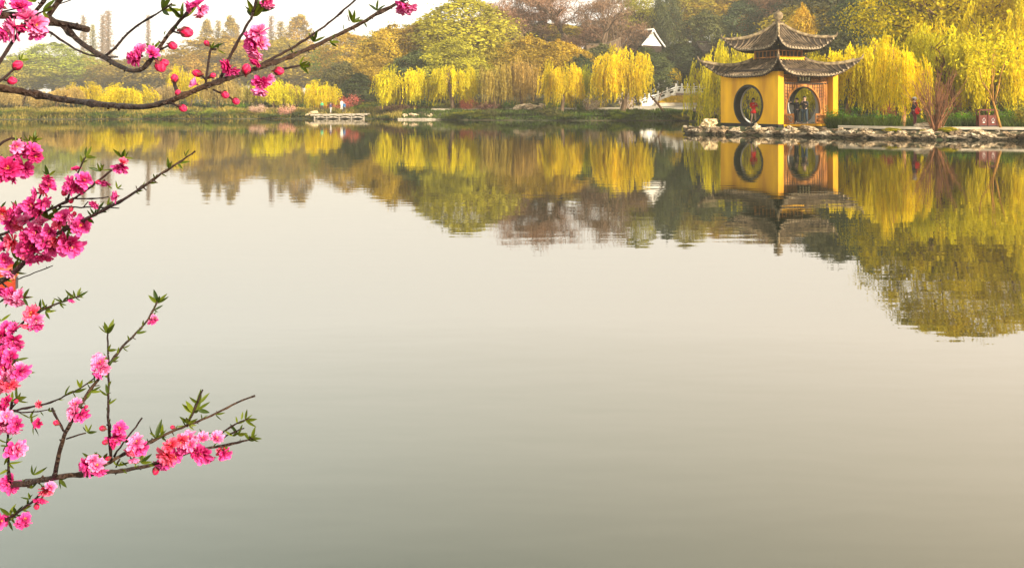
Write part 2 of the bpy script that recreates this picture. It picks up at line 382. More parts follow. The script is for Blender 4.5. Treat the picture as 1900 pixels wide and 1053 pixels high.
def ring(mb, R0, R1, y0, y1, cz, n=64, a0=0, a1=2*math.pi):
    vs = []
    for i in range(n + 1):
        a = a0 + (a1 - a0) * i / n; c, s = math.cos(a), math.sin(a)
        vs += [(R0*c, y0, cz+R0*s), (R1*c, y0, cz+R1*s), (R1*c, y1, cz+R1*s), (R0*c, y1, cz+R0*s)]
    fs = []
    for i in range(n):
        b = 4 * i
        for j in range(4): fs.append((b+j, b+(j+1) % 4, b+4+(j+1) % 4, b+4+j))
    mb.add(vs, fs)
ZF, ZT, GC, GR = .66, 4.12, 1.90, 1.27
def face_part(name, mb, mt, ang): 
    o = mb.build(name, mt, pav); o.rotation_euler = (0, 0, ang); return o
# local face frame: outward is -y; rotate by ang about the pavilion axis
for nm, ang in (('west', -math.pi/2), ('east', math.pi/2), ('north', math.pi)):
    w = HW if nm != 'north' else HW - TH - .002
    m = MB(); wall_with_hole(m, w, ZF, ZT, GC, GR + .02, TH); m.v = [(x, y - HW, z) for x, y, z in m.v]
    wo = face_part('wall', m, M['yellow'], ang)
    # white plaster lining on the inside
    m = MB(); wall_with_hole(m, HW - TH - .01, ZF, 3.7, GC, GR + .02, .012); m.v = [(x, y - HW + TH + .003, z) for x, y, z in m.v]
    o = m.build('plaster_lining', M['white'], wo)
    m = MB(); ring(m, GR, GR + .13, -.03, TH - .03, GC); ring(m, GR - .015, GR + .0, -.02, TH - .03, GC); m.v = [(x, y - HW, z) for x, y, z in m.v]
    face_part('moon_gate_frame', m, M['black'], ang)
    m = MB(); ring(m, GR - .02, GR + .07, TH - .028, TH + .03, GC); m.v = [(x, y - HW, z) for x, y, z in m.v]
    face_part('gate_inner_rim', m, M['white'], ang)
m = MB()
for s, nm in ((-1, 0), (1, 0), ): m.box((s * (HW + .012 - .05), 0, .55), (.1, 2 * HW + .024, .24))
m.box((0, HW + .002 - .05, .55), (2 * HW - .2, .1, .24))
for s in (-1, 1): m.box((s * (HW - TH / 2 - .05), -HW + .038, .55), (TH - .1, .1, .24))
m.build('plinth', M['black'], pav)
m = MB(); m.box((0, -HW + .22, .585), (2 * HW - 2 * TH - .004, .47, .15)); m.build('threshold', M['yellow'], pav)
m = MB(); m.box((0, .24, .59), (2 * HW - .21, 2 * HW - .73, .12)); m.build('floor_slab', M['floor'], pav)
# carved wooden front, recessed between the piers
SY = -HW + .46; SW = HW - TH - .01
m = MB(); wall_with_hole(m, SW, ZF, 3.36, 1.62, 1.60, .09); m.v = [(x, y + SY, z) for x, y, z in m.v]
scr = m.build('wooden_screen', M['wood'], pav)
m = MB()
for s in (-1, 1):
    for j in range(13):
        zz = ZF + .75 + j * .205; hw_ = math.sqrt(max(0, 1.66 ** 2 - (zz - 1.62) ** 2)) if abs(zz - 1.62) < 1.66 else 0
        if SW - .5 - hw_ > .1: m.bar((s * (hw_ + .02), SY - .012, zz), (s * (SW - .48), SY - .012, zz + .06), .025, .03)
    for k in range(5):
        xx = SW - .55 - k * .22; zlo = 1.62 + math.sqrt(max(0, 1.66 ** 2 - xx ** 2)); m.bar((s * xx, SY - .014, zlo), (s * xx, SY - .014, 3.34), .025, .03)
m.bar((-SW + .02, SY - .02, 3.37), (SW - .02, SY - .02, 3.37), .07, .09); m.build('carved_relief', M['darkwood'], scr)
m = MB(); s_ = math.asin((ZF - 1.62) / 1.60)
ring(m, 1.53, 1.64, SY - .03, SY + .12, 1.62, 60, s_ + .02, math.pi - s_ - .02); m.build('round_frame', M['wood'], scr)
def lattice(mb, x0, x1, z0, z1, y, step, w=.028, frame=.05):
    for zz in (z0, z1): mb.bar((x0, y, zz), (x1, y, zz), frame, frame)
    for xx in (x0, x1): mb.bar((xx, y - .003, z0), (xx, y - .003, z1), frame, frame)
    nxx = max(1, round((x1 - x0) / step)); nzz = max(1, round((z1 - z0) / step)); dx = (x1 - x0) / nxx; dz = (z1 - z0) / nzz
    for i in range(nxx):
        for j in range(nzz):
            a, c = (x0 + i*dx, z0 + j*dz), (x0 + (i+1)*dx, z0 + (j+1)*dz)
            mb.bar((a[0], y + .004, a[1]), (c[0], y + .004, c[1]), w, w); mb.bar((a[0], y - .006, c[1]), (c[0], y - .006, a[1]), w, w)
for a_, b_ in ((-SW + .05, -.62), (.62, SW - .05)):
    m = MB(); lattice(m, a_, b_, 3.42, 3.9, SY, .16); m.build('lattice_panel', M['wood'], scr)
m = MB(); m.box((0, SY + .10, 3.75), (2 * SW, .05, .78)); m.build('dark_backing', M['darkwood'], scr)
for s in (-1, 1):
    m = MB()
    for x in (.15, .42): m.bar((s * (SW - x), SY - .05, ZF + .62), (s * (SW - x), SY - .05, 3.36), .06, .05)
    for i in range(9): m.box((s * (SW - .285), SY - .035, 1.45 + i * .22), (.16, .05, .1))
    m.build('carved_strip', M['wood'], scr)
for s in (-1, 1):
    m = MB(); lattice(m, s * (SW - .04), s * 1.02, ZF + .08, ZF + .60, SY - .11, .24, .03, .06)
    m.bar((s * (SW - .03), SY - .11, ZF + .66), (s * 1.0, SY - .11, ZF + .66), .07, .05); m.build('low_railing', M['wood'], pav)
m = MB(); m.box((0, SY - .06, 3.66), (1.15, .06, .42)); pq = m.build('name_plaque', M['darkwood'], pav)
# four gilt characters, brush strokes
y = SY - .10
G = [[(-.06,.12,.02,.06),(-.02,.07,-.05,-.13),(.03,.09,.05,-.05),(-.03,0,.06,.02)],
     [(-.08,.05,.08,.07),(0,.14,0,-.12),(-.08,-.12,.08,-.10),(-.06,-.02,.06,0),(.05,.05,.02,-.10)],
     [(-.08,.02,.08,.05),(0,.14,-.01,.0),(0,.02,-.08,-.12),(0,.02,.08,-.12),(-.05,-.06,.05,-.05)],
     [(-.07,.10,.07,.12),(-.07,.10,-.08,-.10),(.07,.12,.05,-.10),(-.06,.0,.06,.02),(-.08,-.10,.08,-.12),(0,.15,0,.02)]]
for i, g in enumerate(G):
    cx_ = -.40 + i * .265; m = MB()
    for a, b_, c, d in g: m.bar((cx_ + a, y, 3.66 + b_), (cx_ + c, y, 3.66 + d), .035, .03)
    m.build('gilt_character', M['gold'], pq)
# roofs
class Roof:
    def __init__(s, ai, zi, ao, zo, T, rise, sag): s.__dict__.update(ai=ai, zi=zi, ao=ao, zo=zo, T=T, rise=rise, sag=sag)
    def P(s, u, v):
        w = s.ai + (s.ao - s.ai) * v; g = v + s.sag * v * (1 - v); q = abs(u) ** 7 * v ** 2
        z = s.zi + (s.zo - s.zi) * g + s.rise * (.25 * abs(u) ** 3 + .75 * abs(u) ** 6) * v ** 2
        return Vector((u * w + math.copysign(s.T * q, u), -(w + s.T * q), z))
    def row(s, x, n=9):
        v0 = max(0, (abs(x) - s.ai) / (s.ao - s.ai)); 
        return [s.P(max(-1, min(1, x / (s.ai + (s.ao - s.ai) * v))), v) for v in [v0 + (1 - v0) * i / (n - 1) for i in range(n)]]
def build_roof(R, nm, yellow_ring=False):
    for k in range(4):
        Rm = Matrix.Rotation(k * math.pi / 2, 4, 'Z'); nu, nv = 32, 10
        vs = [Rm @ R.P(-1 + 2 * i / nu, j / nv) for j in range(nv + 1) for i in range(nu + 1)]
        dn = Vector((0, 0, -.10)); lo = [v + dn for v in vs]; n = len(vs); f = []
        for j in range(nv):
            for i in range(nu):
                a = j * (nu + 1) + i; f.append((a, a + nu + 1, a + nu + 2, a + 1)); f.append((n + a, n + a + 1, n + a + nu + 2, n + a + nu + 1))
        for i in range(nu):
            a = nv * (nu + 1) + i; f.append((a, n + a, n + a + 1, a + 1))
        m = MB(); m.add(vs + lo, f)
        sp = .25; cnt = int(R.ao / sp)
        ends = MB(); cov = MB()
        for c in range(-cnt, cnt + 1):
            x = c * sp
            if abs(x) > R.ao - .03: continue
            row = [Rm @ p for p in R.row(x)]
            up = Vector((0, 0, 1)); vsr = []; nn = len(row)
            side = Rm @ Vector((1, 0, 0))
            for p in row:
                for a in (0, 45, 90, 135, 180):
                    a = math.radians(a); vsr.append(p + side * math.cos(a) * .072 + up * (math.sin(a) * .10 - .01))
            cov.add(vsr, [(i*5+j, i*5+j+1, i*5+j+6, i*5+j+5) for i in range(nn-1) for j in range(4)], 0, True)
            out = Rm @ Vector((0, -1, 0)); e = row[-1]
            ends.tube([e + out * .0 + up * .02, e + out * .05 + up * .015], .085, 8)
            e2 = (row[-1] + (Rm @ R.row(min(x + sp, R.ao - .01))[-1])) / 2
            ends.add([e2 - side * .06 + out * .03 + up * .01, e2 + side * .06 + out * .03 + up * .01, e2 + out * .035 - up * .10], [(0, 2, 1)])
        m.build('tiled_slope', M['tile'], nm); cov.build('cover_tiles', M['tile_row'], nm); ends.build('tile_ends', M['tile_end'], nm)
        # rafters below
        m = MB()
        for c in range(-14, 15):
            u = c / 15.0; a, b_ = Rm @ R.P(u, .45), Rm @ R.P(u, .97); m.bar(a - Vector((0, 0, .15)), b_ - Vector((0, 0, .15)), .06, .08)
        m.build('rafters', M['darkwood'], nm)
        # hip ridge to an upturned tip
        pts = [Rm @ (R.P(1, j / 12)) + Vector((0, 0, .07)) for j in range(13)]
        d = (pts[-1] - pts[-2]).normalized()
        tip = [pts[-1] + d * .12 + Vector((0, 0, .05)), pts[-1] + d * .18 + Vector((0, 0, .16)), pts[-1] + d * .20 + Vector((0, 0, .30))]
        m = MB(); m.tube(pts + tip, [.105] * 10 + [.10, .10, .09, .075, .045, .02], 8)
        m.tube([p + Vector((0, 0, .10)) for p in pts[:12]], .055, 6); m.build('hip_ridge', M['ridge'], nm)
R1 = Roof(1.18, 5.02, 3.20, 3.90, .52, 1.05, .42)
R2 = Roof(.10, 7.50, 2.28, 5.70, .28, .78, .42)
r1 = empty('lower_roof', par=pav); r2 = empty('upper_roof', par=pav)
build_roof(R1, r1); build_roof(R2, r2)
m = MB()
m.box((0, -1.21, 5.09), (2.44, .10, .24)); m.box((0, 1.20, 5.06), (2.40, .09, .14))  # yellow sunlight on the ridge, painted as a yellow band
m.build('lit_ridge_band', M['yellow'], r1)
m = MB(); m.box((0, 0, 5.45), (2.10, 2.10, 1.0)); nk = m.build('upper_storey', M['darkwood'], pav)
m = MB()
for k in range(4):
    Rm = Matrix.Rotation(k * math.pi / 2, 4, 'Z')
    for i in range(7):
        x = -1.04 + i * 2.08 / 6; m.box((x, -1.075, 5.36), (.05, .05, .55), Rm)
    m.box((0, -1.085, 5.16), (2.2, .05, .06), Rm); m.box((0, -1.085, 5.60), (2.2, .05, .06), Rm)
for sx in (-1, 1):
    for sy in (-1, 1): m.box((sx * 1.07, sy * 1.07, 5.36), (.13, .13, .62))
m.build('window_lattice', M['wood'], nk)
m = MB(); m.lathe([(.0, 7.40), (.30, 7.42), (.32, 7.52), (.20, 7.58), (.13, 7.68), (.16, 7.72), (.14, 7.76), (.28, 7.88), (.34, 8.05), (.30, 8.22), (.18, 8.34), (.07, 8.38), (.05, 8.46), (.0, 8.47)], 14)
m.build('finial', M['ridge'], r2)
m = MB()
for k in range(4):
    Rm = Matrix.Rotation(k * math.pi / 2 + math.pi/4, 4, 'Z'); m.box((.26, 0, 7.60), (.22, .10, .10), Rm)
m.build('finial_base', M['ridge'], r2)
# beam under the lower eave
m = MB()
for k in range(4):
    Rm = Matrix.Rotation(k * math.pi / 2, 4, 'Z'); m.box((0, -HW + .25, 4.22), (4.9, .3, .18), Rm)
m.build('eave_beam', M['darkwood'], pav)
# ---------------------------------------------------------------- tree prototypes (unit: metres, height 10)
def leaf_quads(P, r, size, asp=1.6, droop=0.0, out=None):
    """P (n,3) centres -> oriented quads; out = outward normals mixed in so crowns catch light in clumps"""
    n = len(P); N_ = r.normal(0, 1, (n, 3)); N_ /= np.linalg.norm(N_, axis=1)[:, None]
    if out is not None: N_ = N_ * .8 + out; N_ /= np.linalg.norm(N_, axis=1)[:, None] + 1e-9
    A = r.normal(0, 1, (n, 3)); A[:, 2] -= droop * 3
    U = A - N_ * (A * N_).sum(1)[:, None]; U /= np.linalg.norm(U, axis=1)[:, None] + 1e-9
    Vv = np.cross(N_, U); s = (size * r.uniform(.6, 1.3, n))[:, None]
    U = U * s * asp / 2; Vv = Vv * s / 2
    return np.concatenate([P - U, P - Vv, P + U, P + Vv], 1).reshape(-1, 3)
def limb(mb, a, d, L, r0, r1, rg, n=5, wob=.12, up=0.0, sides=5):
    pts = [np.array(a, float)]; d = np.array(d, float); d /= np.linalg.norm(d)
    for i in range(n):
        d = d + rg.normal(0, wob, 3) + np.array([0, 0, up]); d /= np.linalg.norm(d); pts.append(pts[-1] + d * L / n)
    mb.tube([Vector(p) for p in pts], [r0 + (r1 - r0) * i / n for i in range(n + 1)], sides, cap=False)
    return pts, d
PROTO = {}
def proto(key, trunk_mb, crown_me):
    co = np.empty(len(crown_me.vertices) * 3, np.float32); crown_me.vertices.foreach_get('co', co); co = co.reshape(-1, 3)[:, :2]
    nat = float(np.mean(np.percentile(co, 97.5, axis=0) - np.percentile(co, 2.5, axis=0)))
    PROTO.setdefault(key, []).append((trunk_mb.mesh('trunk', M['bark']), crown_me, nat))

def willow(seed, strands=420, lean=0.0, R=3.4, low=.28, key=None, mt='leaf_willow'):
    r = np.random.default_rng(seed); mb = MB()
    pts, d = limb(mb, (0, 0, -.4), (lean, 0, 1), 5.0, .36, .27, r, 6, .07); top = pts[-1]
    ends = []
    for k in range(9):
        a = k * 2.4 + r.uniform(-.3, .3); p, dd = limb(mb, pts[-1 - (k % 3)], (math.cos(a), math.sin(a), 1.3), r.uniform(2.6, 4.2), .15, .05, r, 6, .16, -.05)
        ends += p[2:]
        for q in range(3):
            p2, _ = limb(mb, p[3 + q], (math.cos(a + q - 1), math.sin(a + q - 1), .6), 1.6, .05, .02, r, 4, .2, -.03, 4); ends += p2[1:]
    ends = np.array(ends); zmax = ends[:, 2].max()
    V = []; T = []; lob = r.uniform(0, 6.28, 4)
    nclump = 72; cl = ends[r.integers(0, len(ends), nclump)] + r.normal(0, .45, (nclump, 3)); ct = r.uniform(0, 1, nclump); clen = r.uniform(.45, 1.15, nclump)
    for s in range(strands):
        c = s % nclump; p = cl[c] + r.normal(0, .30, 3); p[2] = min(p[2] + .4, 9.8)
        rad = math.hypot(p[0] - top[0], p[1] - top[1]); o = np.array([p[0] - top[0], p[1] - top[1], 0]) / (rad + .01)
        L = (2.0 + .55 * rad + r.uniform(0, 1.4)) * clen[c] ; L = min(L, p[2] - low * 10 * r.uniform(.2, 1.0)); 
        if L < .6: continue
        n = int(L / .105); t = np.linspace(0, 1, n)[:, None]
        Q = p + o * (.55 * np.sqrt(t)) * r.uniform(.5, 1.6) + np.array([0, 0, 1]) * (.22 * np.sin(np.minimum(t * 5, 3.14)) - t * L) + r.normal(0, .05, (n, 3)) + np.array([math.cos(s), math.sin(s), 0]) * (.10 * np.sin(t * 7 + s))
        V.append(Q); T.append(np.clip(ct[c] * .75 + r.normal(.12, .15) + (1 - t[:, 0]) * .1, 0, 1))
    V = np.concatenate(V); T = np.concatenate(T); n = len(V)
    a = r.uniform(0, 6.28, n); w = .046 * r.uniform(.5, 1.6, n)
    hx = np.stack([np.cos(a) * w, np.sin(a) * w, np.zeros(n)], 1); dz = np.stack([r.normal(0, .05, n), r.normal(0, .05, n), -r.uniform(.12, .26, n)], 1)
    Q = np.concatenate([V - hx, V - dz * .6, V + hx, V + dz], 1).reshape(-1, 3)
    sc_ = 10.0 / V[:, 2].max(); Q *= sc_; mb.v = [(x * sc_, y * sc_, z * sc_) for x, y, z in mb.v]
    proto(key or ('willow' if not lean else 'willow_lean'), mb, np_mesh('willow_crown', Q, np.arange(4 * n).reshape(-1, 4), M[mt], np.repeat(T, 4)))

def broad(key, seed, mat_, nleaf=15000, size=.17, R=3.6, zb=.25, flat=1.0, clumps=60, tight=.62, tall=False, trunkh=.3, up=1.1):
    r = np.random.default_rng(seed); mb = MB()
    pts, d = limb(mb, (0, 0, -.4), (0, 0, 1), 10 * trunkh + 1.4, .30, .20, r, 5, .06)
    C = []; 
    for k in range(9):
        a = k * 2.4 + r.uniform(-.4, .4); st = pts[-1 - (k % 3)]
        p, dd = limb(mb, st, (math.cos(a), math.sin(a), up + r.uniform(0, 1)), r.uniform(2.6, 4.4), .14, .04, r, 6, .14, .04); C += p[3:]
        for q in range(4):
            aa = a + r.uniform(-1.3, 1.3); p2, _ = limb(mb, p[2 + q % 4], (math.cos(aa), math.sin(aa), r.uniform(.1, 1.2)), r.uniform(1.2, 2.6), .05, .015, r, 4, .2, 0, 4); C += p2[2:]
    # crown envelope: lumpy dome filled with clumps of leaves, sky gaps between
    lob = r.uniform(0, 6.28, 3)
    cs = []
    while len(cs) < clumps:
        a = r.uniform(0, 6.283); z = r.uniform(zb, .97); h = (z - zb) / (1 - zb)
        prof = (math.sin(math.pi * min(1, h * .92 + .12)) ** .55) if not tall else (1 - h) ** .75 * .95 + .04
        Rm = R * prof * (1 + .16 * math.sin(2 * a + lob[0]) + .12 * math.sin(3 * a + lob[1])) ; q = r.uniform(.35, 1) ** .5
        cs.append((Rm * q * math.cos(a), Rm * q * math.sin(a), z * 10 + r.normal(0, .2)))
    cs = np.array(cs); cs = np.concatenate([cs, np.array(C)[r.integers(0, len(C), max(3, clumps // 5))]])
    for c in cs[::3]:
        st = pts[-1 - int(r.integers(0, 3))]; m_ = (st + c) / 2 + r.normal(0, .3, 3); mb.tube([Vector(st), Vector(m_), Vector(c)], [.06, .035, .012], 4, cap=False)
    n1 = int(nleaf * .45); n2 = nleaf - n1
    k = r.integers(0, len(cs), n1); sz = r.uniform(.5, 1.1, len(cs)) * tight * (R / 3.6) ** .5; ct = r.uniform(0, 1, len(cs))
    dv = r.normal(0, 1, (n1, 3)); dv /= np.linalg.norm(dv, axis=1)[:, None]; rr = np.abs(r.normal(0, .62, n1))
    P = cs[k] + dv * (sz[k] * rr)[:, None] * np.array([1.3, 1.3, .85 * flat])
    # the rest fills the whole crown, thinned by a lumpy density so that sky shows through
    M_ = n2 * 5; a = r.uniform(0, 6.283, M_); z = zb + (1.0 - zb) * r.uniform(0, 1, M_) ** .85; h = (z - zb) / (1 - zb)
    prof = np.sin(np.pi * np.minimum(1, h * .92 + .12)) ** .55 if not tall else (1 - h) ** .75 * .95 + .04
    Rm = R * prof * (1 + .16 * np.sin(2 * a + lob[0]) + .12 * np.sin(3 * a + lob[1]) + .10 * np.sin(7 * a + z * 9) + .10 * np.sin(z * 31 + a * 2)); q = r.uniform(.1, 1, M_) ** .42
    E = np.stack([Rm * q * np.cos(a), Rm * q * np.sin(a), z * 10], 1); den = np.zeros(M_); fr_ = [r.normal(0, 1, 3) * f_ for f_ in (.8, 1.2, 1.7, 2.3, 3.1)]
    for f_ in fr_: den += np.sin(E @ f_ + r.uniform(0, 6.28)) / len(fr_)
    keep = np.where(r.uniform(-.55, .65, M_) < den)[0][:n2]; E = E[keep] + r.normal(0, .08, (len(keep), 3)); o2 = E - [0, 0, 10 * (zb + .35)]; o2 /= np.linalg.norm(o2, axis=1)[:, None]
    P = np.concatenate([P, E]); dv = np.concatenate([dv, o2]); nleaf = len(P); P[:, 2] = np.maximum(P[:, 2], .12)
    tn = np.concatenate([ct[k], np.clip(.5 + den[keep] * 1.3, 0, 1)])
    T = np.clip(tn * .7 + r.normal(.15, .16, nleaf), 0, 1)
    Q = leaf_quads(P, r, size, 1.5, 0, dv); s_ = 10.0 / P[:, 2].max(); Q *= s_; mb.v = [(x * s_, y * s_, z * s_) for x, y, z in mb.v]
    proto(key, mb, np_mesh(key + '_crown', Q, np.arange(4 * nleaf).reshape(-1, 4), mat_, np.repeat(T, 4)))

def bare(key, seed, R=3.2, mist=8500, big=False, upr=.9):
    r = np.random.default_rng(seed); mb = MB(); tips = []
    def rec(a, d, L, rad, lv):
        p, dd = limb(mb, a, d, L, rad, rad * .55, r, 4, .13, .02, 5 if lv < 2 else 3)
        if lv >= 4: tips.extend(p[1:]); return
        for q in range(4 if lv < 3 else 5):
            b = p[int(r.integers(2, 5))]; nd = dd + r.normal(0, .55, 3); nd[2] = abs(nd[2]) * .8 + .15 * upr
            rec(b, nd, L * r.uniform(.5, .78), rad * .5, lv + 1)
    rec((0, 0, -.4), (0.05, 0, 1), 3.6, .28, 0)
    tips = np.array(tips); k = r.integers(0, len(tips), mist); P = tips[k] + r.normal(0, .22, (mist, 3))
    T = r.uniform(0, 1, mist); Q = leaf_quads(P, r, .035, 9, -.4); s_ = 10.0 / P[:, 2].max(); Q *= s_; mb.v = [(x * s_, y * s_, z * s_) for x, y, z in mb.v]
    proto(key, mb, np_mesh(key + '_twigs', Q, np.arange(4 * mist).reshape(-1, 4), M['leaf_twig'], np.repeat(T, 4)))

def spire(key, seed, R=1.3, dens=1.0, mat_=None):
    r = np.random.default_rng(seed); mb = MB(); mb.tube([(0, 0, -.4), (.03, 0, 5), (0, 0, 9.9)], [.16, .09, .012], 5, cap=False); P = []; T = []
    for i in range(int(90 * dens)):
        z = 1.6 + 8.2 * (i / (90 * dens)) ** .9; a = i * 2.4; L = R * (1.02 - z / 10) ** .7 * r.uniform(.6, 1.1) + .06
        e = np.array([math.cos(a) * L, math.sin(a) * L, z + L * .45]); mb.tube([(0, 0, z), Vector(e)], [.022, .008], 3, cap=False)
        n = int(60 * L / R + 10); t = r.uniform(.15, 1, n)[:, None]; P.append(np.array([0, 0, z]) + (e - np.array([0, 0, z])) * t + r.normal(0, .09, (n, 3))); T.append(np.clip(r.normal(.5, .25, n), 0, 1))
    P = np.concatenate(P); T = np.concatenate(T); Q = leaf_quads(P, r, .07, 2.6, 0)
    proto(key, mb, np_mesh(key + '_crown', Q, np.arange(4 * len(P)).reshape(-1, 4), mat_, np.repeat(T, 4)))

def shrub(key, seed, mat_, nleaf=2600, size=.35, stems=8, ball=False):
    r = np.random.default_rng(seed); mb = MB(); tips = []
    for k in range(stems):
        a = k * 2.4; p, d = limb(mb, (r.normal(0, .4), r.normal(0, .4), -.3), (math.cos(a) * .7, math.sin(a) * .7, 1), r.uniform(5, 8), .16, .05, r, 5, .15, .02, 4); tips += p[1:]
    tips = np.array(tips); n = nleaf
    if ball:
        dv = r.normal(0, 1, (n, 3)); dv[:, 2] = np.abs(dv[:, 2]) ; dv /= np.linalg.norm(dv, axis=1)[:, None]
        P = dv * (r.uniform(.75, 1, n) * (1 + .08 * np.sin(dv[:, 0] * 7) + .08 * np.sin(dv[:, 1] * 6)))[:, None] * np.array([5, 5, 9]) + [0, 0, .5]; out = dv
    else:
        cs = np.concatenate([tips, r.normal(0, 1, (26, 3)) * [2.6, 2.6, 2.0] + [0, 0, 5]]); k = r.integers(0, len(cs), n)
        P = cs[k] + r.normal(0, .85, (n, 3)); P[:, 2] = np.clip(P[:, 2], .3, 10); out = None
    T = np.clip(.5 + .4 * np.sin(P[:, 0] * 1.1 + P[:, 2]) + r.normal(0, .2, n), 0, 1); Q = leaf_quads(P, r, size, 1.7, 0, out)
    proto(key, mb, np_mesh(key + '_leaves', Q, np.arange(4 * n).reshape(-1, 4), mat_, np.repeat(T, 4)))

for s, lo_ in ((11, .22), (12, .36), (13, .44), (14, .30)): willow(s, 640, low=lo_)
willow(15, 560, .55)
willow(16, 520, key='willow_tan', mt='leaf_tan', low=.4); willow(17, 480, key='willow_tan', mt='leaf_tan', low=.3)
for s in (21, 22, 23, 24): broad('broad', s, M['leaf_broad'], 20000, .15, 3.9, .22)
broad('fine', 47, M['leaf_willow'], 52000, .085, 3.9, .16, 1.0, 110, .5); broad('fine', 48, M['leaf_willow'], 48000, .085, 3.9, .2, 1.0, 110, .5)
for s in (31, 32, 33): broad('dark', s, M['leaf_dark'], 22000, .16, 3.6, .10, 1.0, 80, .60)
broad('cone', 36, M['leaf_dark'], 18000, .16, 3.6, .05, .8, 90, .5, True, .1)
broad('spring', 41, M['leaf_broad'], 15000, .13, 3.3, .30, 1.0, 70, .52, up=2.0); broad('spring', 42, M['leaf_broad'], 15000, .13, 3.1, .28, 1.2, 70, .5, up=2.0)
broad('pyramid', 45, M['leaf_broad'], 14000, .12, 2.2, .12, 1.2, 90, .42, True, .2)
for s in (51, 52, 53): bare('bare', s)
spire('spire', 61, 1.2, 1.0, M['leaf_broad']); spire('spire', 62, .95, .8, M['leaf_broad']); spire('thin', 63, .62, .7, M['leaf_twig'])
shrub('shrub', 71, M['leaf_dark']); shrub('shrub', 72, M['leaf_grass']); shrub('bloom', 73, M['leaf_flower'], 1500, .40); shrub('clipped', 74, M['leaf_grass'], 3400, .45, 6, True)
shrub('rust', 75, M['leaf_flower'], 2200, .36)

USED = {}
def plant(key, px, D, top, wpx, label, color=(1, 1, 1), cat='tree', name=None, group=None, tcol=None, var=None, base=None, rz=None):
    x = wx(px, D); z0 = hz(x, D) if base is None else base
    h = wz(top, D) - z0; w = wpx / F * D * (.84 if key.startswith('willow') else 1)
    pr = PROTO[key]; i = USED.get(key, 0); USED[key] = i + 1; tm, cm, nat = pr[(i if var is None else var) % len(pr)]
    s = h / 10.0; sw = w / nat
    o = empty(name or {'willow': 'weeping_willow', 'willow_lean': 'weeping_willow', 'willow_tan': 'weeping_willow', 'bare': 'bare_tree', 'spire': 'conifer_tree', 'thin': 'conifer_tree', 'cone': 'evergreen_tree', 'dark': 'evergreen_tree',
        'shrub': 'shrub', 'bloom': 'flowering_shrub', 'clipped': 'clipped_shrub', 'rust': 'shrub'}.get(key, 'leafy_tree'), (x, D, z0 - .02), rnd.uniform(0, 6.28) if rz is None else rz, (sw, sw, s))
    link('trunk' if cat == 'tree' else 'stem', tm, o, tcol or (1, 1, 1)); link('crown' if cat == 'tree' else 'foliage', cm, o, (color[0], color[1], color[2]))
    return tag(o, label, cat, group)
YB = (1, 1, 1)
T = []
def P_(*a, **k): plant(*a, **k)
# far left shore, fading into haze
HAZ = [
 ('thin', 155, 411, 24, 16, 'tall thin leafless spire tree, leftmost of the spires above the far left shore', (1, .95, .9)),
 ('spire', 172, 420, 44, 22, 'pale spire tree just right of the leftmost spire on the far left shore', (1, 1, .9)),
 ('thin', 191, 402, 22, 18, 'tall bare spire rising behind the forked upper branch, left one of a close pair', (1, .9, .85)),
 ('thin', 201, 406, 14, 18, 'tallest bare spire of the far left shore, right one of a close pair', (1, .9, .85)),
 ('thin', 275, 413, 22, 12, 'single needle-thin bare spire alone against the white sky', (.9, .8, .8)),
 ('spring', 100, 288, 78, 135, 'pale green rounded tree, tallest leafy crown at the far left', (.85, 1.15, .9)),
 ('broad', 28, 280, 112, 110, 'hazy yellow-green tree at the left edge of the far shore', (1, 1, .8)),
 ('spring', 215, 306, 108, 120, 'brownish hazy tree below the close pair of spires', (.9, .72, .8)),
 ('broad', 158, 315, 104, 100, 'thin tan crown between the pale green tree and the spires', (1, .85, .8)),
 ('dark', 262, 350, 128, 130, 'dusky blue-green tree mass behind the bright willow on the left shore', (1.8, 2.3, 2.6)),
 ('broad', 325, 297, 98, 110, 'ochre crown behind the right end of the long lower branch of blossom buds', (1.15, .85, .6)),
 ('broad', 362, 280, 92, 90, 'tan yellow tree under the small fork with the red bud', (1.1, .8, .6)),
 ('pyramid', 384, 358, 34, 46, 'pointed pale yellow conifer, leftmost of the hazy spire grove', (1.2, 1, .7)),
 ('spire', 405, 367, 36, 26, 'second pointed crown of the hazy spire grove', (1.2, 1, .7)),
 ('pyramid', 428, 358, 28, 52, 'tallest pointed crown left of the large hanging blossom', (1.2, 1, .7)),
 ('thin', 441, 376, 40, 16, 'thin bare top right beside the tallest pointed crown', (1, .9, .8)),
 ('thin', 503, 376, 24, 16, 'slender bare spire just right of the large hanging blossom', (1, .9, .8)),
 ('spire', 521, 376, 38, 38, 'narrow tan cone between the slender spire and the wide pyramid', (1.1, .9, .75)),
 ('pyramid', 555, 350, 26, 84, 'wide pale pyramid-shaped tree above the dipping twigs', (1.25, 1.0, .65)),
 ('broad', 478, 306, 82, 130, 'pinkish brown crown behind the hanging blossoms', (1.0, .68, .62)),
 ('broad', 556, 288, 100, 110, 'light tan tree below the wide pyramid tree', (1.05, .8, .65)),
 ('spring', 607, 224, 82, 56, 'fresh green narrow tree left of the orange crowns', (.75, 1.25, .8)),
 ('broad', 645, 221, 58, 120, 'orange yellow rounded tree left of the wooded hill', (1.2, .95, .45)),
 ('dark', 640, 148, 112, 90, 'dull olive-brown tree below the orange yellow crown', (2.6, 1.9, 1.6)),
 ('cone', 665, 134, 134, 92, 'dark green layered conifer standing right of the wooden jetty', (1.1, 1.15, .9)),
]
for k, px, D, top, w, lb, c in HAZ: plant(k, px, D, top, w, lb, c)
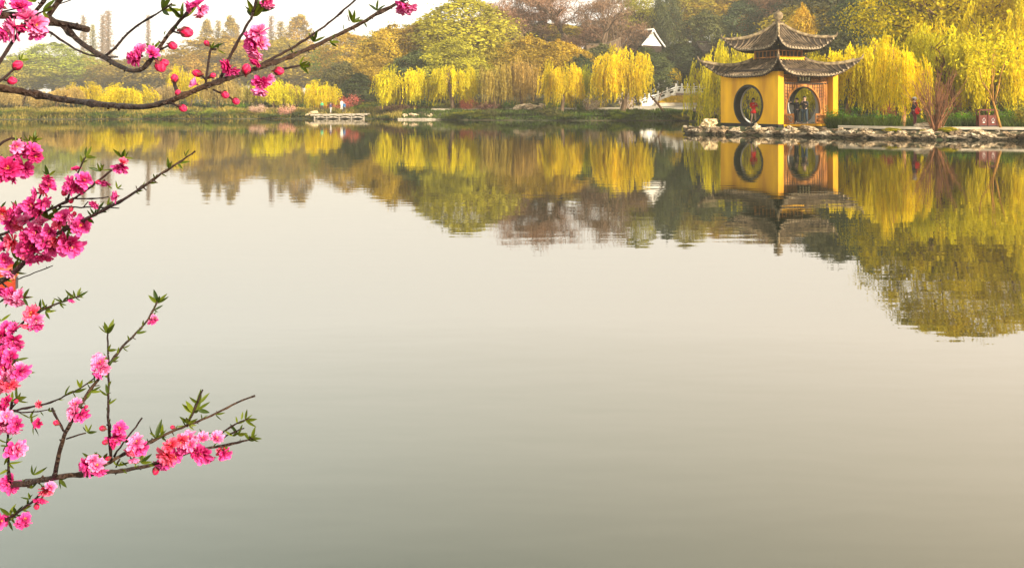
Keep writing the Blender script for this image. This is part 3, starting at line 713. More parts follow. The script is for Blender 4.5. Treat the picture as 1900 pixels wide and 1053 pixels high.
WIL = [
 ('willow_tan', -40, 128, 140, 90, 'pale willow cut by the left edge of the photo', (1,1,1)),
 ('willow_tan', 38, 122, 160, 84, 'hazy pale willow at the left end of the far shore', (.95,.9,.9)),
 ('willow_tan', 102, 120, 156, 84, 'soft yellow willow between the hazy left willow and the reed-like strands', (1.1,1,.8)),
 ('willow', 160, 126, 150, 72, 'willow with long pale strands left of the brightest left-shore willow', (.9, .78, .8)),
 ('willow', 228, 121, 153, 98, 'brightest golden willow of the left shore, wide low dome', (1.05, .95, .8)),
 ('willow_tan', 302, 124, 151, 62, 'small faded willow behind the bud pair on the long branch', (.9,.85,1)),
 ('willow', 352, 128, 118, 84, 'tall yellow willow under the bud fork', (1, .9, .9)),
 ('willow_tan', 405, 124, 136, 80, 'willow with dull lower strands behind the paired red buds', (1,.95,.8)),
 ('willow_tan', 452, 127, 150, 70, 'low olive-yellow willow left of the pink flowering shrubs', (.95,1,.7)),
 ('willow', 508, 126, 142, 92, 'broad yellow willow behind the lowest hanging blossom', (.95, .95, .7)),
 ('willow_tan', 553, 128, 150, 56, 'narrow yellow willow left of the jetty willow', (1.2,1.1,.6)),
 ('willow', 590, 125, 147, 64, 'bright yellow willow curtain behind the wooden jetty', (1.1, 1, .6)),
 ('willow', 742, 118, 119, 112, 'wide bright willow with flat top right of the dark conifer', (1.1, 1.05, .7)),
 ('willow', 842, 116, 112, 92, 'willow with a twisted dark trunk, second bright one from the jetty', (1, .95, .7)),
 ('willow_tan', 918, 113, 108, 78, 'loose open willow with thin strands left of the pale stones', (1.05,1,.5)),
 ('willow_tan', 968, 114, 100, 72, 'tan willow with a straight pale trunk above the stone heap', (1.05,.9,.6)),
 ('willow', 1042, 108, 110, 88, 'bright golden willow left of the dark evergreens', (1.1, .95, .6)),
 ('willow', 1088, 112, 118, 40, 'slim green-yellow willow leaning beside the golden one', (.75, .85, .9)),
 ('willow', 1155, 107, 78, 120, 'largest golden willow, its strands reaching the bank beside the white bridge', (1.15, 1.0, .6)),
 ('willow', 1246, 145, 112, 34, 'small detached willow tuft above the bridge railing', (1.1, .95, .6)),
 ('willow_tan', 1297, 146, 116, 44, 'greyish thin willow above the right end of the white railing', (.9,.85,.8)),
 ('willow', 1345, 96, 62, 118, 'green-gold willow directly behind the pavilion roofs', (1.0, .97, .7)),
 ('willow', 1500, 84, 86, 84, 'green-gold willow seen between the two pavilion eaves on the right', (1.0, .97, .7)),
]
for k, px, D, top, w, lb, c in WIL: plant(k, px, D, top, w, lb, c, var={1155: 1, 1246: 2, 228: 0, 742: 3, 842: 1, 1042: 3}.get(px))
HILL = [
 ('broad', 722, 152, 34, 120, 'ochre crown at the left foot of the wooded hill', (1.15, .95, .5)),
 ('broad', 700, 140, 98, 84, 'tan and green tree just above the dark conifer', (1.0, .82, .8)),
 ('broad', 775, 156, 40, 130, 'brownish violet crown on the left of the hill', (.75, .55, .75)),
 ('dark', 770, 138, 92, 110, 'dull green crown behind the wide bright willow', (2.0, 2.0, 1.4)),
 ('spring', 868, 150, -14, 225, 'biggest yellow-green tree crowning the hill', (1.05, 1.12, .7)),
 ('broad', 838, 134, 66, 120, 'olive-yellow lower tree in front of the biggest hill tree', (.95, 1.05, .7)),
 ('broad', 925, 140, 74, 110, 'yellow-green mid-height tree right of the olive one', (1, .95, .7)),
 ('bare', 985, 158, -28, 150, 'bare pinkish tree right of the biggest yellow-green crown', (1.2, .95, .95)),
 ('bare', 940, 162, -10, 120, 'bare pinkish tree just behind the right shoulder of the biggest tree', (1.2, .95, .95)),
 ('bare', 1020, 172, -30, 140, 'bare tree second from the left in the leafless skyline group', (1.25, .95, .95)),
 ('bare', 1052, 166, -40, 130, 'bare pale tree in the middle of the skyline', (1.2, .95, .95)),
 ('bare', 1115, 150, -34, 130, 'bare tree with dark forked limbs against the white sky gap', (.9, .75, .7)),
 ('broad', 985, 138, 62, 112, 'ochre-brown crown below the bare trees', (1.0, .82, .5)),
 ('broad', 1035, 128, 72, 130, 'yellow ochre broad crown left of the dark bushes by the big willow', (1.15, .92, .5)),
 ('dark', 1078, 122, 100, 66, 'dark narrow evergreen between two golden willows', (1, 1.1, 1)),
 ('dark', 1115, 134, 78, 90, 'brown-green bush mass below the curved roof ridge', (2.2, 1.8, 1.4)),
 ('dark', 1200, 140, 86, 100, 'dark green bush mass hiding the foot of the white gable house', (1.5, 1.5, 1.1)),
 ('spring', 1182, 172, -36, 78, 'light green tall tree behind the white gable', (.95, 1.05, .8)),
 ('dark', 1237, 168, -24, 44, 'dark columnar evergreen right of the white gable', (1.5, 1.4, 1.2)),
 ('spring', 1272, 176, -40, 90, 'tall pale green tree left of the pavilion skyline', (1, 1.02, .8)),
 ('dark', 1306, 150, 16, 84, 'grey-green bushy evergreen left above the pavilion roof', (2.4, 2.0, 1.6)),
 ('dark', 1262, 150, 76, 96, 'dark green mass right below the white gable house', (1.3, 1.3, 1.2)),
 ('dark', 1312, 149, 104, 90, 'dark bluish evergreen behind the white railing', (.9, 1.0, 1.2)),
 ('broad', 1330, 182, -20, 110, 'orange-yellow crown high above the left pavilion roof', (1.3, .85, .5)),
 ('dark', 1382, 152, -10, 96, 'dark blue-green evergreen left of the pavilion finial', (1.5, 1.6, 1.7)),
 ('broad', 1418, 160, -6, 80, 'rust orange crown left of the pavilion finial', (1.1, .55, .35)),
 ('dark', 1405, 118, 100, 90, 'dark olive mass directly behind the pavilion body', (1.4, 1.3, 1)),
 ('bare', 1465, 148, -40, 140, 'brown bare tree right of the pavilion finial', (.8, .6, .55)),
 ('broad', 1488, 118, 4, 60, 'small golden crown right above the pavilion finial', (1.3, 1.0, .4)),
 ('dark', 1530, 140, -50, 160, 'dark grey-brown wooded crown right of the finial', (1.6, 1.2, 1.1)),
 ('dark', 1545, 100, 46, 110, 'deep dusky thicket behind the right tip of the upper roof', (1.2, 1.0, .9)),
 ('dark', 1615, 118, -70, 140, 'tall dark green evergreen on the right skyline', (1.3, 1.4, 1)),
 ('bare', 1655, 84, -16, 120, 'tan bare-twigged tree above the straight-trunk willow', (1.3, .95, .6)),
 ('dark', 1480, 108, 120, 130, 'dark green shrubbery tree behind the carved pavilion front', (1.3, 1.4, 1)),
 ('dark', 1620, 84, 110, 130, 'deep green undergrowth tree left of the straight-trunk willow', (1.1, 1.3, .9)),
 ('dark', 1740, 84, 100, 150, 'deep shaded undergrowth behind the leaning right trunk', (1.2, 1.0, .7)),
 ('dark', 1870, 80, 110, 140, 'dark thicket behind the twin litter bin', (1.1, .9, .7)),
]
for k, px, D, top, w, lb, c in HILL: plant(k, px, D, top, w, lb, c)
# right shore
plant('willow_lean', 1562, 63, 66, 150, 'leaning willow right of the pavilion with golden strands', (1.1, 1.0, .7), tcol=(1.3, 1.1, .9), rz=.3)
plant('willow', 1675, 51.8, 54, 104, 'straight-trunked golden willow beside the standing fisherman', (1.15, 1.02, .6), tcol=(2.4, 1.9, 1.3), var=2)
plant('willow', 1628, 66, 84, 90, 'golden willow curtain between the leaning and the straight willow', (1.1, 1.0, .6))
plant('willow', 1768, 66, 20, 170, 'wide yellow-green willow in front of the huge leafy tree on the right', (1.0, .90, .6))
plant('fine', 1775, 72, -165, 300, 'huge golden leafy tree reaching above the photo on the right', (.80, .72, .8))
plant('fine', 1725, 76, -60, 170, 'yellow-green leafy tree behind the huge golden one', (.62, .66, .8))
plant('fine', 1905, 78, -150, 230, 'golden leafy tree behind the willow at the right edge', (.85, .70, .8))
plant('willow', 1880, 62, -20, 190, 'tall yellow willow at the right edge of the photo', (1.05, .95, .6))
plant('willow_lean', 1790, 60, 40, 170, 'willow with a thick slanting trunk behind the bare bush', (.85, .85, .7), tcol=(1.4, 1.1, .9), rz=3.3)
plant('willow', 1990, 64, -120, 200, 'willow just beyond the right edge of the photo', (1, .95, .7))
plant('willow', 1838, 57, 48, 150, 'yellow-green willow canopy above the twin litter bin', (1.02, .94, .7))
SH = [
 ('rust', 478, 119.5, 190, 26, 'pale pink blossoming shrub, left one of a pair on the far shore', (1, .78, .72)),
 ('rust', 531, 119.5, 190, 28, 'salmon pink blossoming shrub, right one of a pair on the far shore', (1, .62, .55)),
 ('rust', 645, 128, 171, 34, 'red-leaved shrub left of the dark conifer', (.8, .22, .20)),
 ('rust', 622, 124, 190, 46, 'rust red low shrub behind the people on the jetty', (.75, .25, .16)),
 ('clipped', 676, 123, 193, 50, 'long rounded bright lime clipped bush right of the jetty', (3.2, 3.0, .6)),
 ('clipped', 706, 123, 194, 22, 'small lime clipped bush next to the long one', (3.2, 3.0, .6)),
 ('rust', 738, 119, 190, 60, 'brownish pink shrub under the wide bright willow', (.45, .30, .22)),
 ('shrub', 710, 119, 201, 50, 'dull green shrub hanging over the water right of the jetty', (1.5, 1.2, 1)),
 ('rust', 868, 116, 176, 26, 'coral red shrub under the second bright willow', (.9, .32, .24)),
 ('rust', 905, 114, 184, 48, 'dusky purple-red low shrub right of the coral one', (.42, .22, .20)),
 ('shrub', 872, 110, 203, 56, 'orange-green shrub on the bank below the coral shrub', (3.4, 2.2, .8)),
 ('clipped', 1021, 112, 185, 20, 'round lime clipped ball bush left of the bank', (3.0, 2.8, .6)),
 ('clipped', 1078, 112, 186, 14, 'little yellow-green ball bush left of the white blossom', (2.4, 2.2, .6)),
 ('bloom', 1100, 109, 170, 38, 'white blossoming shrub left of the largest willow', (1, .95, .85)),
 ('bloom', 1162, 111, 166, 30, 'white blossom sprays behind the largest willow', (1, .95, .9)),
 ('shrub', 1020, 107, 196, 50, 'brown-green shrub at the foot of the golden willow', (2.4, 1.8, 1.2)),
 ('shrub', 1150, 106, 202, 44, 'yellow-green waterside shrub below the largest willow', (2.4, 2.4, .8)),
 ('shrub', 1250, 106, 199, 44, 'leafy green shrub on the bank in front of the bridge', (1.8, 2.6, .9)),
 ('shrub', 1310, 105.5, 205, 50, 'low green shrub on the bank left of the pavilion', (1.4, 2.2, .9)),
 ('shrub', 952, 108, 206, 40, 'low dark shrub beneath the stone heap', (1.6, 1.8, .9)),
 ('shrub', 30, 115, 200, 60, 'ochre waterside shrub at the far left', (4.0, 2.6, 1.6)),
 ('clipped', 120, 116, 206, 30, 'orange-yellow rounded shrub left of the long strands', (3.2, 2.0, .5)),
 ('shrub', 215, 118, 205, 60, 'green waterside shrub under the brightest left willow', (1.8, 2.2, 1.4)),
 ('clipped', 156, 117, 206, 26, 'golden rounded shrub below the long lower branch', (3.4, 2.2, .5)),
 ('shrub', 320, 119, 204, 60, 'yellow waterside shrub below the red buds', (3.2, 2.8, 1.2)),
 ('shrub', 400, 118.5, 206, 60, 'olive shrub on the far bank below the willow strands', (2.0, 2.0, 1.2)),
 ('shrub', 440, 119, 203, 40, 'pale green shrub left of the pale pink shrub', (2.2, 2.2, 1.4)),
 ('shrub', 556, 121, 200, 40, 'orange-brown shrub left of the jetty', (3.6, 2.2, 1)),
 ('shrub', 1555, 58, 196, 60, 'dense green shrub right behind the pavilion', (1.2, 1.8, .9)),
 ('shrub', 1618, 60, 208, 60, 'green shrub beneath the leaning willow', (1.2, 2.0, .9)),
 ('rust', 1650, 58, 178, 22, 'small dark red shrub under the straight-trunk willow', (.45, .12, .08)),
 ('shrub', 1650, 56, 205, 60, 'low bright green shrub left of the fisherman', (1.2, 2.2, .8)),
 ('shrub', 1722, 56, 202, 60, 'low green shrub right of the fisherman', (1.2, 1.8, .8)),
 ('shrub', 1785, 55, 200, 70, 'green shrub left of the litter bin', (1.5, 2.2, .8)),
 ('shrub', 1822, 56, 186, 60, 'rust-tinged shrub behind the litter bin', (2.2, 1.6, .8)),
 ('shrub', 1872, 53, 196, 60, 'green shrub right of the litter bin', (1.6, 2.0, .8)),
 ('shrub', 1900, 50.5, 182, 44, 'dry yellow grass-like shrub at the right edge', (4.5, 3.0, .8)),
 ('shrub', 1365, 56.6, 234, 18, 'small dark green plant growing from the rocks under the left wall', (1.2, 2.4, .8)),
 ('shrub', 1295, 58.2, 233, 24, 'dark green plant on the left tip of the rocks', (1.2, 1.6, .8)),
 ('clipped', 1655, 49.6, 236, 30, 'golden dry grass tuft left of the straight willow base', (6, 3.6, .5)),
 ('clipped', 1760, 48.4, 234, 32, 'golden dry grass tuft right of the bare bush', (6, 3.6, .5)),
 ('clipped', 1715, 48.9, 239, 16, 'small golden grass tuft below the fisherman', (6, 3.6, .5)),
]
for k, px, D, top, w, lb, c in SH: plant(k, px, D, top, w, lb, c, cat='shrub')
# multi-stemmed leafless bush
def stems_bush(px, D, top, label, n=46, spread=.55):
    r = np.random.default_rng(5); x = wx(px, D); z = hz(x, D); h = wz(top, D) - z; m = MB()
    for k in range(n):
        a = r.uniform(0, 6.28); s = spread * r.uniform(.1, 1) ** .6
        p, d = limb(m, (r.normal(0, .10), r.normal(0, .10), -.1), (math.cos(a) * s, math.sin(a) * s, 1), h * r.uniform(.6, 1), .035, .010, r, 7, .07, .0, 4)
        for q in range(4):
            limb(m, p[3 + q], d + r.normal(0, .3, 3), h * .28, .012, .004, r, 3, .1, 0, 3)
    o = m.build('leafless_bush', M['bark'], None, (1.5, 1.0, .75)); o.location = (x, D, z); return tag(o, label, 'bush')
stems_bush(1736, 48.9, 118, 'leafless reddish bush with many fanned stems at the water edge')
# slender forked saplings
def sapling(name, px, D, ctrl, label, color, leaf=None):
    m = MB(); x0 = wx(px, D); z0 = hz(x0, D)
    for pts, r0, r1 in ctrl:
        P = [Vector((wx(a, D) - x0, dy, wz(b_, D) - z0)) for a, b_, dy in pts]; n = len(P)
        m.tube(P, [r0 + (r1 - r0) * i / (n - 1) for i in range(n)], 6)
    root = empty(name, (x0, D, z0)); m.build('trunk', M['bark'], root, color)
    if leaf:
        r = np.random.default_rng(9); P = []
        for pts, r0, r1 in ctrl:
            e = np.array([wx(pts[-1][0], D) - x0, pts[-1][2], wz(pts[-1][1], D) - z0]); n = leaf; P.append(e + r.normal(0, 1, (n, 3)) * [.7, .7, .5])
        P = np.concatenate(P); Q = leaf_quads(P, r, .12, 1.8); link('crown', np_mesh('sapling_crown', Q, np.arange(len(Q)).reshape(-1, 4), M['leaf_willow'], np.repeat(r.uniform(0, 1, len(P)), 4)), root, (1, .93, .7))
    return tag(root, label, 'tree')
sapling('young_tree', 1858, 48.6, [([(1858, 243, 0), (1850, 210, .05), (1845, 190, .1), (1838, 172, .1), (1825, 150, .2), (1822, 125, .3)], .075, .02), ([(1844, 188, .1), (1842, 165, 0), (1837, 140, -.2), (1836, 100, -.3)], .05, .012),
   ([(1846, 190, .1), (1856, 165, .2), (1862, 140, .3), (1873, 105, .3)], .045, .012), ([(1838, 172, .1), (1848, 140, .2), (1856, 95, .4)], .035, .01)], 'slender young tree with yellow forked trunk right of the litter bin', (2.6, 2.0, .7), 160)
sapling('young_tree', 1830, 56, [([(1829, 222, 0), (1832, 196, 0), (1838, 160, 0), (1843, 120, .1), (1850, 80, .2)], .13, .03), ([(1838, 160, 0), (1825, 120, .2), (1815, 80, .3)], .06, .015)], 'pale leaning trunk rising behind the litter bin', (1.9, 1.3, .8), 200)
sapling('young_tree', 1232, 106, [([(1232, 208, 0), (1222, 195, 0), (1213, 184, .1), (1207, 178, .1)], .16, .10), ([(1222, 196, 0), (1223, 182, 0), (1230, 168, .1)], .07, .04)], 'short bare slanting trunk on the bank in front of the bridge', (1, .8, .7))
sapling('young_tree', 1288, 107, [([(1288, 206, 0), (1284, 186, 0), (1280, 165, .1), (1277, 155, .1)], .09, .03), ([(1281, 168, 0), (1288, 158, .2)], .04, .02)], 'thin dark sapling in front of the white railing', (.7, .55, .5))

r9 = random.Random(99); SHC = [(2.6, 1.9, .9), (1.5, 2.0, .9), (4.2, 2.7, .9), (1.2, 1.6, .8), (3.2, 2.8, .9), (2.0, 1.5, 1.1), (1.0, 1.4, .8)]
for i in range(58):
    px = -60 + i * 24.5 + r9.uniform(-7, 7)
    if 566 < px < 690 or 735 < px < 830: continue
    if px > 1170 and i % 2: continue
    D = float(fs_far(px)) + r9.uniform(.3, 2.2); plant('shrub', px, D, 203 + r9.uniform(-4, 8) + (6 if px > 940 else 0), r9.uniform(26, 52), 'low waterside shrub in the uneven row along the far bank', r9.choice(SHC), cat='shrub', group='waterside shrubs on the far bank')
for i in range(19):
    px = 20 + i * 60 + r9.uniform(-14, 14)
    D = float(fs_far(px)) + r9.uniform(9, 16); plant('shrub', px, D, 184 + r9.uniform(-8, 6), r9.uniform(50, 90), 'taller undergrowth shrub behind the willow trunks of the far bank', r9.choice(SHC[:4]), cat='shrub', group='undergrowth behind the far willows')
r8 = random.Random(5)
FILL = [(-30, 104, 150), (60, 98, 150), (285, 98, 150), (420, 66, 150), (525, 70, 150), (600, 104, 120), (690, 60, 140), (815, 40, 150), (910, 30, 150), (960, 40, 140), (1030, 44, 150), (1090, 52, 130), (1150, 30, 120),
    (1215, 10, 130), (1260, 24, 120), (1290, -10, 130), (1350, -18, 130), (1405, 20, 130), (1450, -30, 150), (1500, 0, 140), (1560, -60, 150), (1600, 10, 140), (1660, -70, 170), (1720, -30, 160), (1800, -60, 180), (1900, -80, 180)]
FN = ['far left', 'second from the left', 'behind the bud pair', 'under the spire grove', 'below the wide pyramid tree', 'behind the jetty willow', 'at the foot of the wooded hill', 'just left of the hill top', 'just right of the hill top', 'under the left bare tree',
    'between the two left bare trees', 'under the forked bare tree', 'left of the white gable', 'above the white gable', 'right of the white gable', 'above the grey-green bushy evergreen', 'left above the upper roof', 'behind the left half of the upper roof', 'behind the finial', 'right of the small golden crown',
    'above the right roof tip', 'behind the golden willow curtain', 'above the straight-trunk willow', 'behind the bare-twigged tree', 'behind the huge willow', 'behind the right-edge willow']
for (px, top, w), nm in zip(FILL, FN):
    hill = px > 760; key = r8.choice(('broad', 'dark')) if hill else 'broad'; D = 182 if px < 1500 else 135
    if px < 700: D = 290
    col = r8.choice([(1.5, 1.3, 1.0), (1.9, 1.4, 1.1), (1.2, 1.2, 1.0)]) if key == 'dark' else r8.choice([(.85, .72, .6), (1.0, .90, .5), (.75, .80, .6), (1.0, .78, .5)])
    plant(key, px, D, top, w * 1.25, 'broad background crown filling the wood ' + nm, col)

STONE = lambda c: 'ochre' if c[0] > 3.5 else 'yellow-green' if c[0] > 3 else 'tan-green' if c[0] > 2.3 else 'olive' if c[0] > 1.8 else 'mid-green' if c[0] > 1.3 else 'deep green' if c[0] > 1.1 else 'darkest green'
PLC = [(60, 'at the left edge of the photo'), (150, 'left of the brightest left-shore willow'), (260, 'under the brightest left-shore willow'), (360, 'under the long branch of buds'), (460, 'left of the pale pink blossoming shrub'), (570, 'beside the pink blossoming shrubs'), (700, 'by the jetty'),
    (790, 'under the wide flat-topped willow'), (880, 'under the twisted dark willow trunk'), (950, 'left of the white stone heap'), (1010, 'by the white stone heap'), (1080, 'under the golden willow left of the largest one'), (1180, 'under the largest golden willow'), (1260, 'in front of the bridge ramp'), (1340, 'in front of the flower bed'), (9999, 'behind the pavilion')]
FOL = {ch.parent.name: tuple(ch.color) for ch in COL.objects if ch.parent and ch.name.startswith('foliage')}
for o in COL.objects:
    g_ = o.get('group')
    if g_ in ('waterside shrubs on the far bank', 'undergrowth behind the far willows'):
        px = CX + F * o.location.x / o.location.y; w_ = next(n for lim, n in PLC if px < lim); c_ = FOL[o.name]
        o['label'] = ('low ' if g_[0] == 'w' else 'tall ') + STONE(c_) + (' waterside shrub ' if g_[0] == 'w' else ' undergrowth shrub ') + w_
# ---------------------------------------------------------------- rocks
def rock_mesh(seed, flat=.7):
    r = random.Random(seed); bm = bmesh.new(); bmesh.ops.create_icosphere(bm, subdivisions=3, radius=1)
    from mathutils import noise
    off = Vector((seed * 3.1, seed * 1.7, seed * .9))
    for v in bm.verts:
        n = noise.noise(v.co * 1.1 + off) * .55 + noise.noise(v.co * 2.6 + off) * .35 + abs(noise.noise(v.co * 5 + off)) * .22
        n += .18 * math.floor(noise.noise(v.co * 1.8 + off * 2) * 4) / 2
        v.co *= 1 + n; v.co.z *= flat; v.co.x = v.co.x * 1.35
    me = bpy.data.meshes.new('rock'); bm.to_mesh(me); bm.free(); me.materials.append(M['rock']); return me
RK = [rock_mesh(s, f) for s, f in ((1, .5), (2, .65), (3, .42), (4, .9), (5, .5), (6, .7))]
def rock(px, D, z, s, label, group=None, col=None, var=None, sz=1.0, name='rock'):
    o = link(name, RK[rnd.randrange(6) if var is None else var], None, col or (rnd.choice([(1, 1, 1), (.75, .7, .65), (1.2, 1.12, 1.0), (.38, .32, .27), (.85, .72, .58), (.5, .45, .36)])))
    o.location = (wx(px, D), D, z); o.rotation_euler = (rnd.uniform(-.3, .3), rnd.uniform(-.3, .3), rnd.uniform(0, 6.28)); o.scale = (s * rnd.uniform(.9, 1.5), s * rnd.uniform(.7, 1), s * sz * rnd.uniform(.6, 1.0)); return tag(o, label, 'rock', group)
seg = SHORE[23:34]; acc = 0; RKL = 'pale weathered rock in the ragged row along the edge of the pavilion shore'
SL = 'smaller pale stone set behind the front row of shore rocks'
for (x0, y0), (x1, y1) in zip(seg, seg[1:]):
    L = math.hypot(x1 - x0, y1 - y0); n = max(1, round(L / .40))
    for i in range(n):
        t = (i + rnd.uniform(.1, .9)) / n; x, y = x0 + (x1 - x0) * t, y0 + (y1 - y0) * t; px = CX + F * x / y
        if px > 2080: continue
        s = rnd.uniform(.16, .36) * (1.1 if px < 1560 else .9)
        rock(px, y + rnd.uniform(-.05, .25), rnd.uniform(.08, .2), s, RKL, 'shore rocks below the pavilion', sz=rnd.uniform(.8, 1.15))
        if rnd.random() < .8: rock(px + rnd.uniform(-8, 8), y + rnd.uniform(.15, .5), rnd.uniform(.28, .42), s * rnd.uniform(.6, 1.0), RKL, 'shore rocks below the pavilion')
        if rnd.random() < .7: rock(px + rnd.uniform(-6, 6), y + rnd.uniform(.4, .9), rnd.uniform(.38, .5), s * rnd.uniform(.4, .75), SL, 'second row of shore stones')
rock(1312, 57.2, .60, .40, 'tall upright cream rock at the left tip of the shore', col=(1.5, 1.4, 1.1), var=3, sz=1.3)
rock(1404, 55.2, .50, .30, 'pointed cream rock standing in front of the round gate', col=(1.4, 1.35, 1.2), var=1, sz=1.2)
rock(1722, 49.6, .70, .50, 'large slanting pale boulder beside the fisherman', col=(1.2, 1.15, 1.1), var=0, sz=.9)
rock(1727, 48.6, .35, .34, 'pale boulder at the water just below the slanting boulder', col=(1.2, 1.1, 1), var=2)
rock(1742, 48.5, .28, .30, 'dark brown rock under the leafless bush', col=(.4, .3, .28), var=1)
rock(1318, 104.3, 1.75, 1.3, 'grey rock pile left of the pavilion by the railing end', col=(.55, .5, .48), var=3)
rock(1326, 105, 1.2, 1.0, 'lower grey rock beside the railing end pile', col=(.7, .6, .55), var=0)
for i in range(14):
    rock(958 + i * 4.6 + rnd.uniform(-1, 1), 112.5 + rnd.uniform(-.5, .5), 1.62 + rnd.uniform(-.1, .2), rnd.uniform(.32, .55), 'white stone in the low heap under the tan willow', 'white stone heap on the far bank', col=(1.5, 1.45, 1.4))
for i, (px, lb) in enumerate(((578, 'large cream rock at the left end of the jetty'), (585, 'cream rock leaning against the jetty'), (595, 'small cream rock between the jetty and the green-shirted person'))):
    rock(px, 119 + i, .7, (.55, .45, .35)[i], lb, col=(1.6, 1.5, 1.2))
for i, px in enumerate((752, 768, 793, 798)):
    rock(px, 112.5, .55, .45 if i != 2 else .6, 'pale stone standing on the flat stone landing', 'stones on the flat landing', col=(1.5, 1.4, 1.3))
TONE = lambda c: 'cream' if c[0] > 1.15 else 'pale grey' if c[0] > .95 else 'tan' if c[0] > .7 else 'brown' if c[0] > .45 else 'dark brown'
def where(px):
    for lim, w_ in ((1335, 'at the left tip of the shore'), (1392, 'below the left part of the yellow wall'), (1447, 'below the round gate and the pavilion corner'), (1500, 'below the carved pavilion front'), (1560, 'just right of the pavilion'),
        (1640, 'where the stone path begins'), (1700, 'below the straight-trunked willow'), (1770, 'around the leafless bush'), (1860, 'below the litter bin'), (9999, 'at the right edge of the photo')):
        if px < lim: return w_
for o in COL.objects:
    if o.get('group') == 'shore rocks below the pavilion': o['label'] = TONE(o.color) + ' rock in the ragged water-edge row ' + where(CX + F * o.location.x / o.location.y)
    if o.get('group') == 'second row of shore stones': o['label'] = 'smaller ' + TONE(o.color) + ' stone behind the rock row ' + where(CX + F * o.location.x / o.location.y)
# flat stone landing
strip('stone_landing', pathpts([738, 760, 790, 822], lambda p: 110.2 + abs(p - 785) * .01, lambda p: 112.8, lambda p, D: .20), M['plank'], .2)
strip('lakeside_path', pathpts([800, 840, 900, 950], lambda p: 115.5, lambda p: 119, lambda p, D: 1.35 + (D - 115.5) * .03), M['path'], .2)

# ---------------------------------------------------------------- wooden jetty, far left
jd = 117.0; jt = empty('jetty', (wx(632, jd), jd, 0)); tag(jt, 'low pale plank jetty on crossed posts at the far shore', 'jetty')
Lx = 105 / F * jd; m = MB()
zt = wz(212.5, jd)
for i in range(22): m.box((-Lx/2 + (i + .5) * Lx / 22, 0, zt + .10 * i / 22), (Lx / 22 - .02, 2.2, .12))
for s in (-1, 1): m.bar((-Lx/2, s * 1.12, zt - .07), (Lx/2, s * 1.12, zt + .03), .10, .16)
m.build('deck', M['plank'], jt)
for i in range(5):
    for s in (-1, 1):
        m = MB(); x = -Lx/2 + .5 + i * (Lx - 1) / 4; m.tube([(x, s * 1.0, -1.0), (x, s * 1.0, zt - .1)], .08, 6); m.build('post', M['plank'], jt)
    if i < 4:
        m = MB(); m.bar((x, -1.1, .10), (x + (Lx - 1) / 4, -1.1, zt - .15), .07, .09); m.bar((x, -1.06, zt - .15), (x + (Lx - 1) / 4, -1.06, .10), .07, .09); m.build('brace', M['plank'], jt)

# ---------------------------------------------------------------- white marble bridge ramp with balustrade, flower bed and wall
BD = 136.0
def bp_(px, py, D): return Vector((wx(px, D), D, wz(py, D)))
br = empty('stone_bridge', (0, 0, 0)); tag(br, 'white stone bridge with a stepped ramp and balustrade left of the pavilion', 'bridge')
def balustrade(pts, par, H=1.0):
    for i, p in enumerate(pts):
        m = MB(); m.box((p[0], p[1], p[2] + H * .56), (.24, .24, H * 1.14)); m.box((p[0], p[1], p[2] + H * 1.16), (.30, .30, .06)); m.ball((p[0], p[1], p[2] + H * 1.30), .15, 8, 6)
        m.build('post', M['stone'], par)
    for a, b_ in zip(pts, pts[1:]):
        a, b_ = Vector(a), Vector(b_); u = Vector((0, 0, 1)); m = MB(); d = (b_ - a)
        m.bar(a + u * .10, b_ + u * .10, .14, .20); m.bar(a + u * H * .92, b_ + u * H * .92, .15, .14); m.bar(a + u * H * .62, b_ + u * H * .62, .11, .09)
        for t0, t1 in ((.0, .28), (.72, 1.0)): m.bar(a + d * t0 + u * H * .38, a + d * t1 + u * H * .38, .10, H * .44)
        m.build('rail_panel', M['stone'], par)
fr_pts = [bp_(1188, 197, 131), bp_(1204, 190.5, 132.5), bp_(1221, 186, 134), bp_(1238, 179, 135), bp_(1254, 172.3, BD)] + [bp_(1254 + 11.0 * i, 172.0 - .1 * i, BD + .1 * i) for i in range(1, 8)]
bk_pts = [bp_(1196, 190, 139), bp_(1208, 181, 140), bp_(1222, 170, 140.5), bp_(1233, 166.5, 141), bp_(1245, 166, 141), bp_(1257, 166, 141)]
balustrade(fr_pts, br); balustrade(bk_pts, br)
m = MB()   # ramp and deck body
n = 5; vs = []
for p, q in zip(fr_pts[:5], bk_pts[:5]):
    z = p[2]; vs += [Vector((p[0], p[1], z)), Vector((q[0], q[1], z)), Vector((q[0], q[1], .5)), Vector((p[0], p[1], .5))]
m.add(vs, [(4*i + j, 4*i + (j+1) % 4, 4*i + 4 + (j+1) % 4, 4*i + 4 + j) for i in range(4) for j in range(4)] + [(0, 3, 2, 1)]); m.build('ramp', M['stone'], br)
p0, p1 = fr_pts[4], fr_pts[-1]; zt = p0[2]
m = MB(); m.box(((p0[0] + p1[0] + 12) / 2, BD + 3.2, zt / 2 + .2), (p1[0] - p0[0] + 12, 6.0, zt - .5)); m.build('retaining_wall', M['brick'], br)
m = MB(); m.box(((p0[0] + p1[0] + 12) / 2, BD + 3.2, zt - .03), (p1[0] - p0[0] + 12.2, 6.3, .10)); m.build('deck', M['stone'], br)
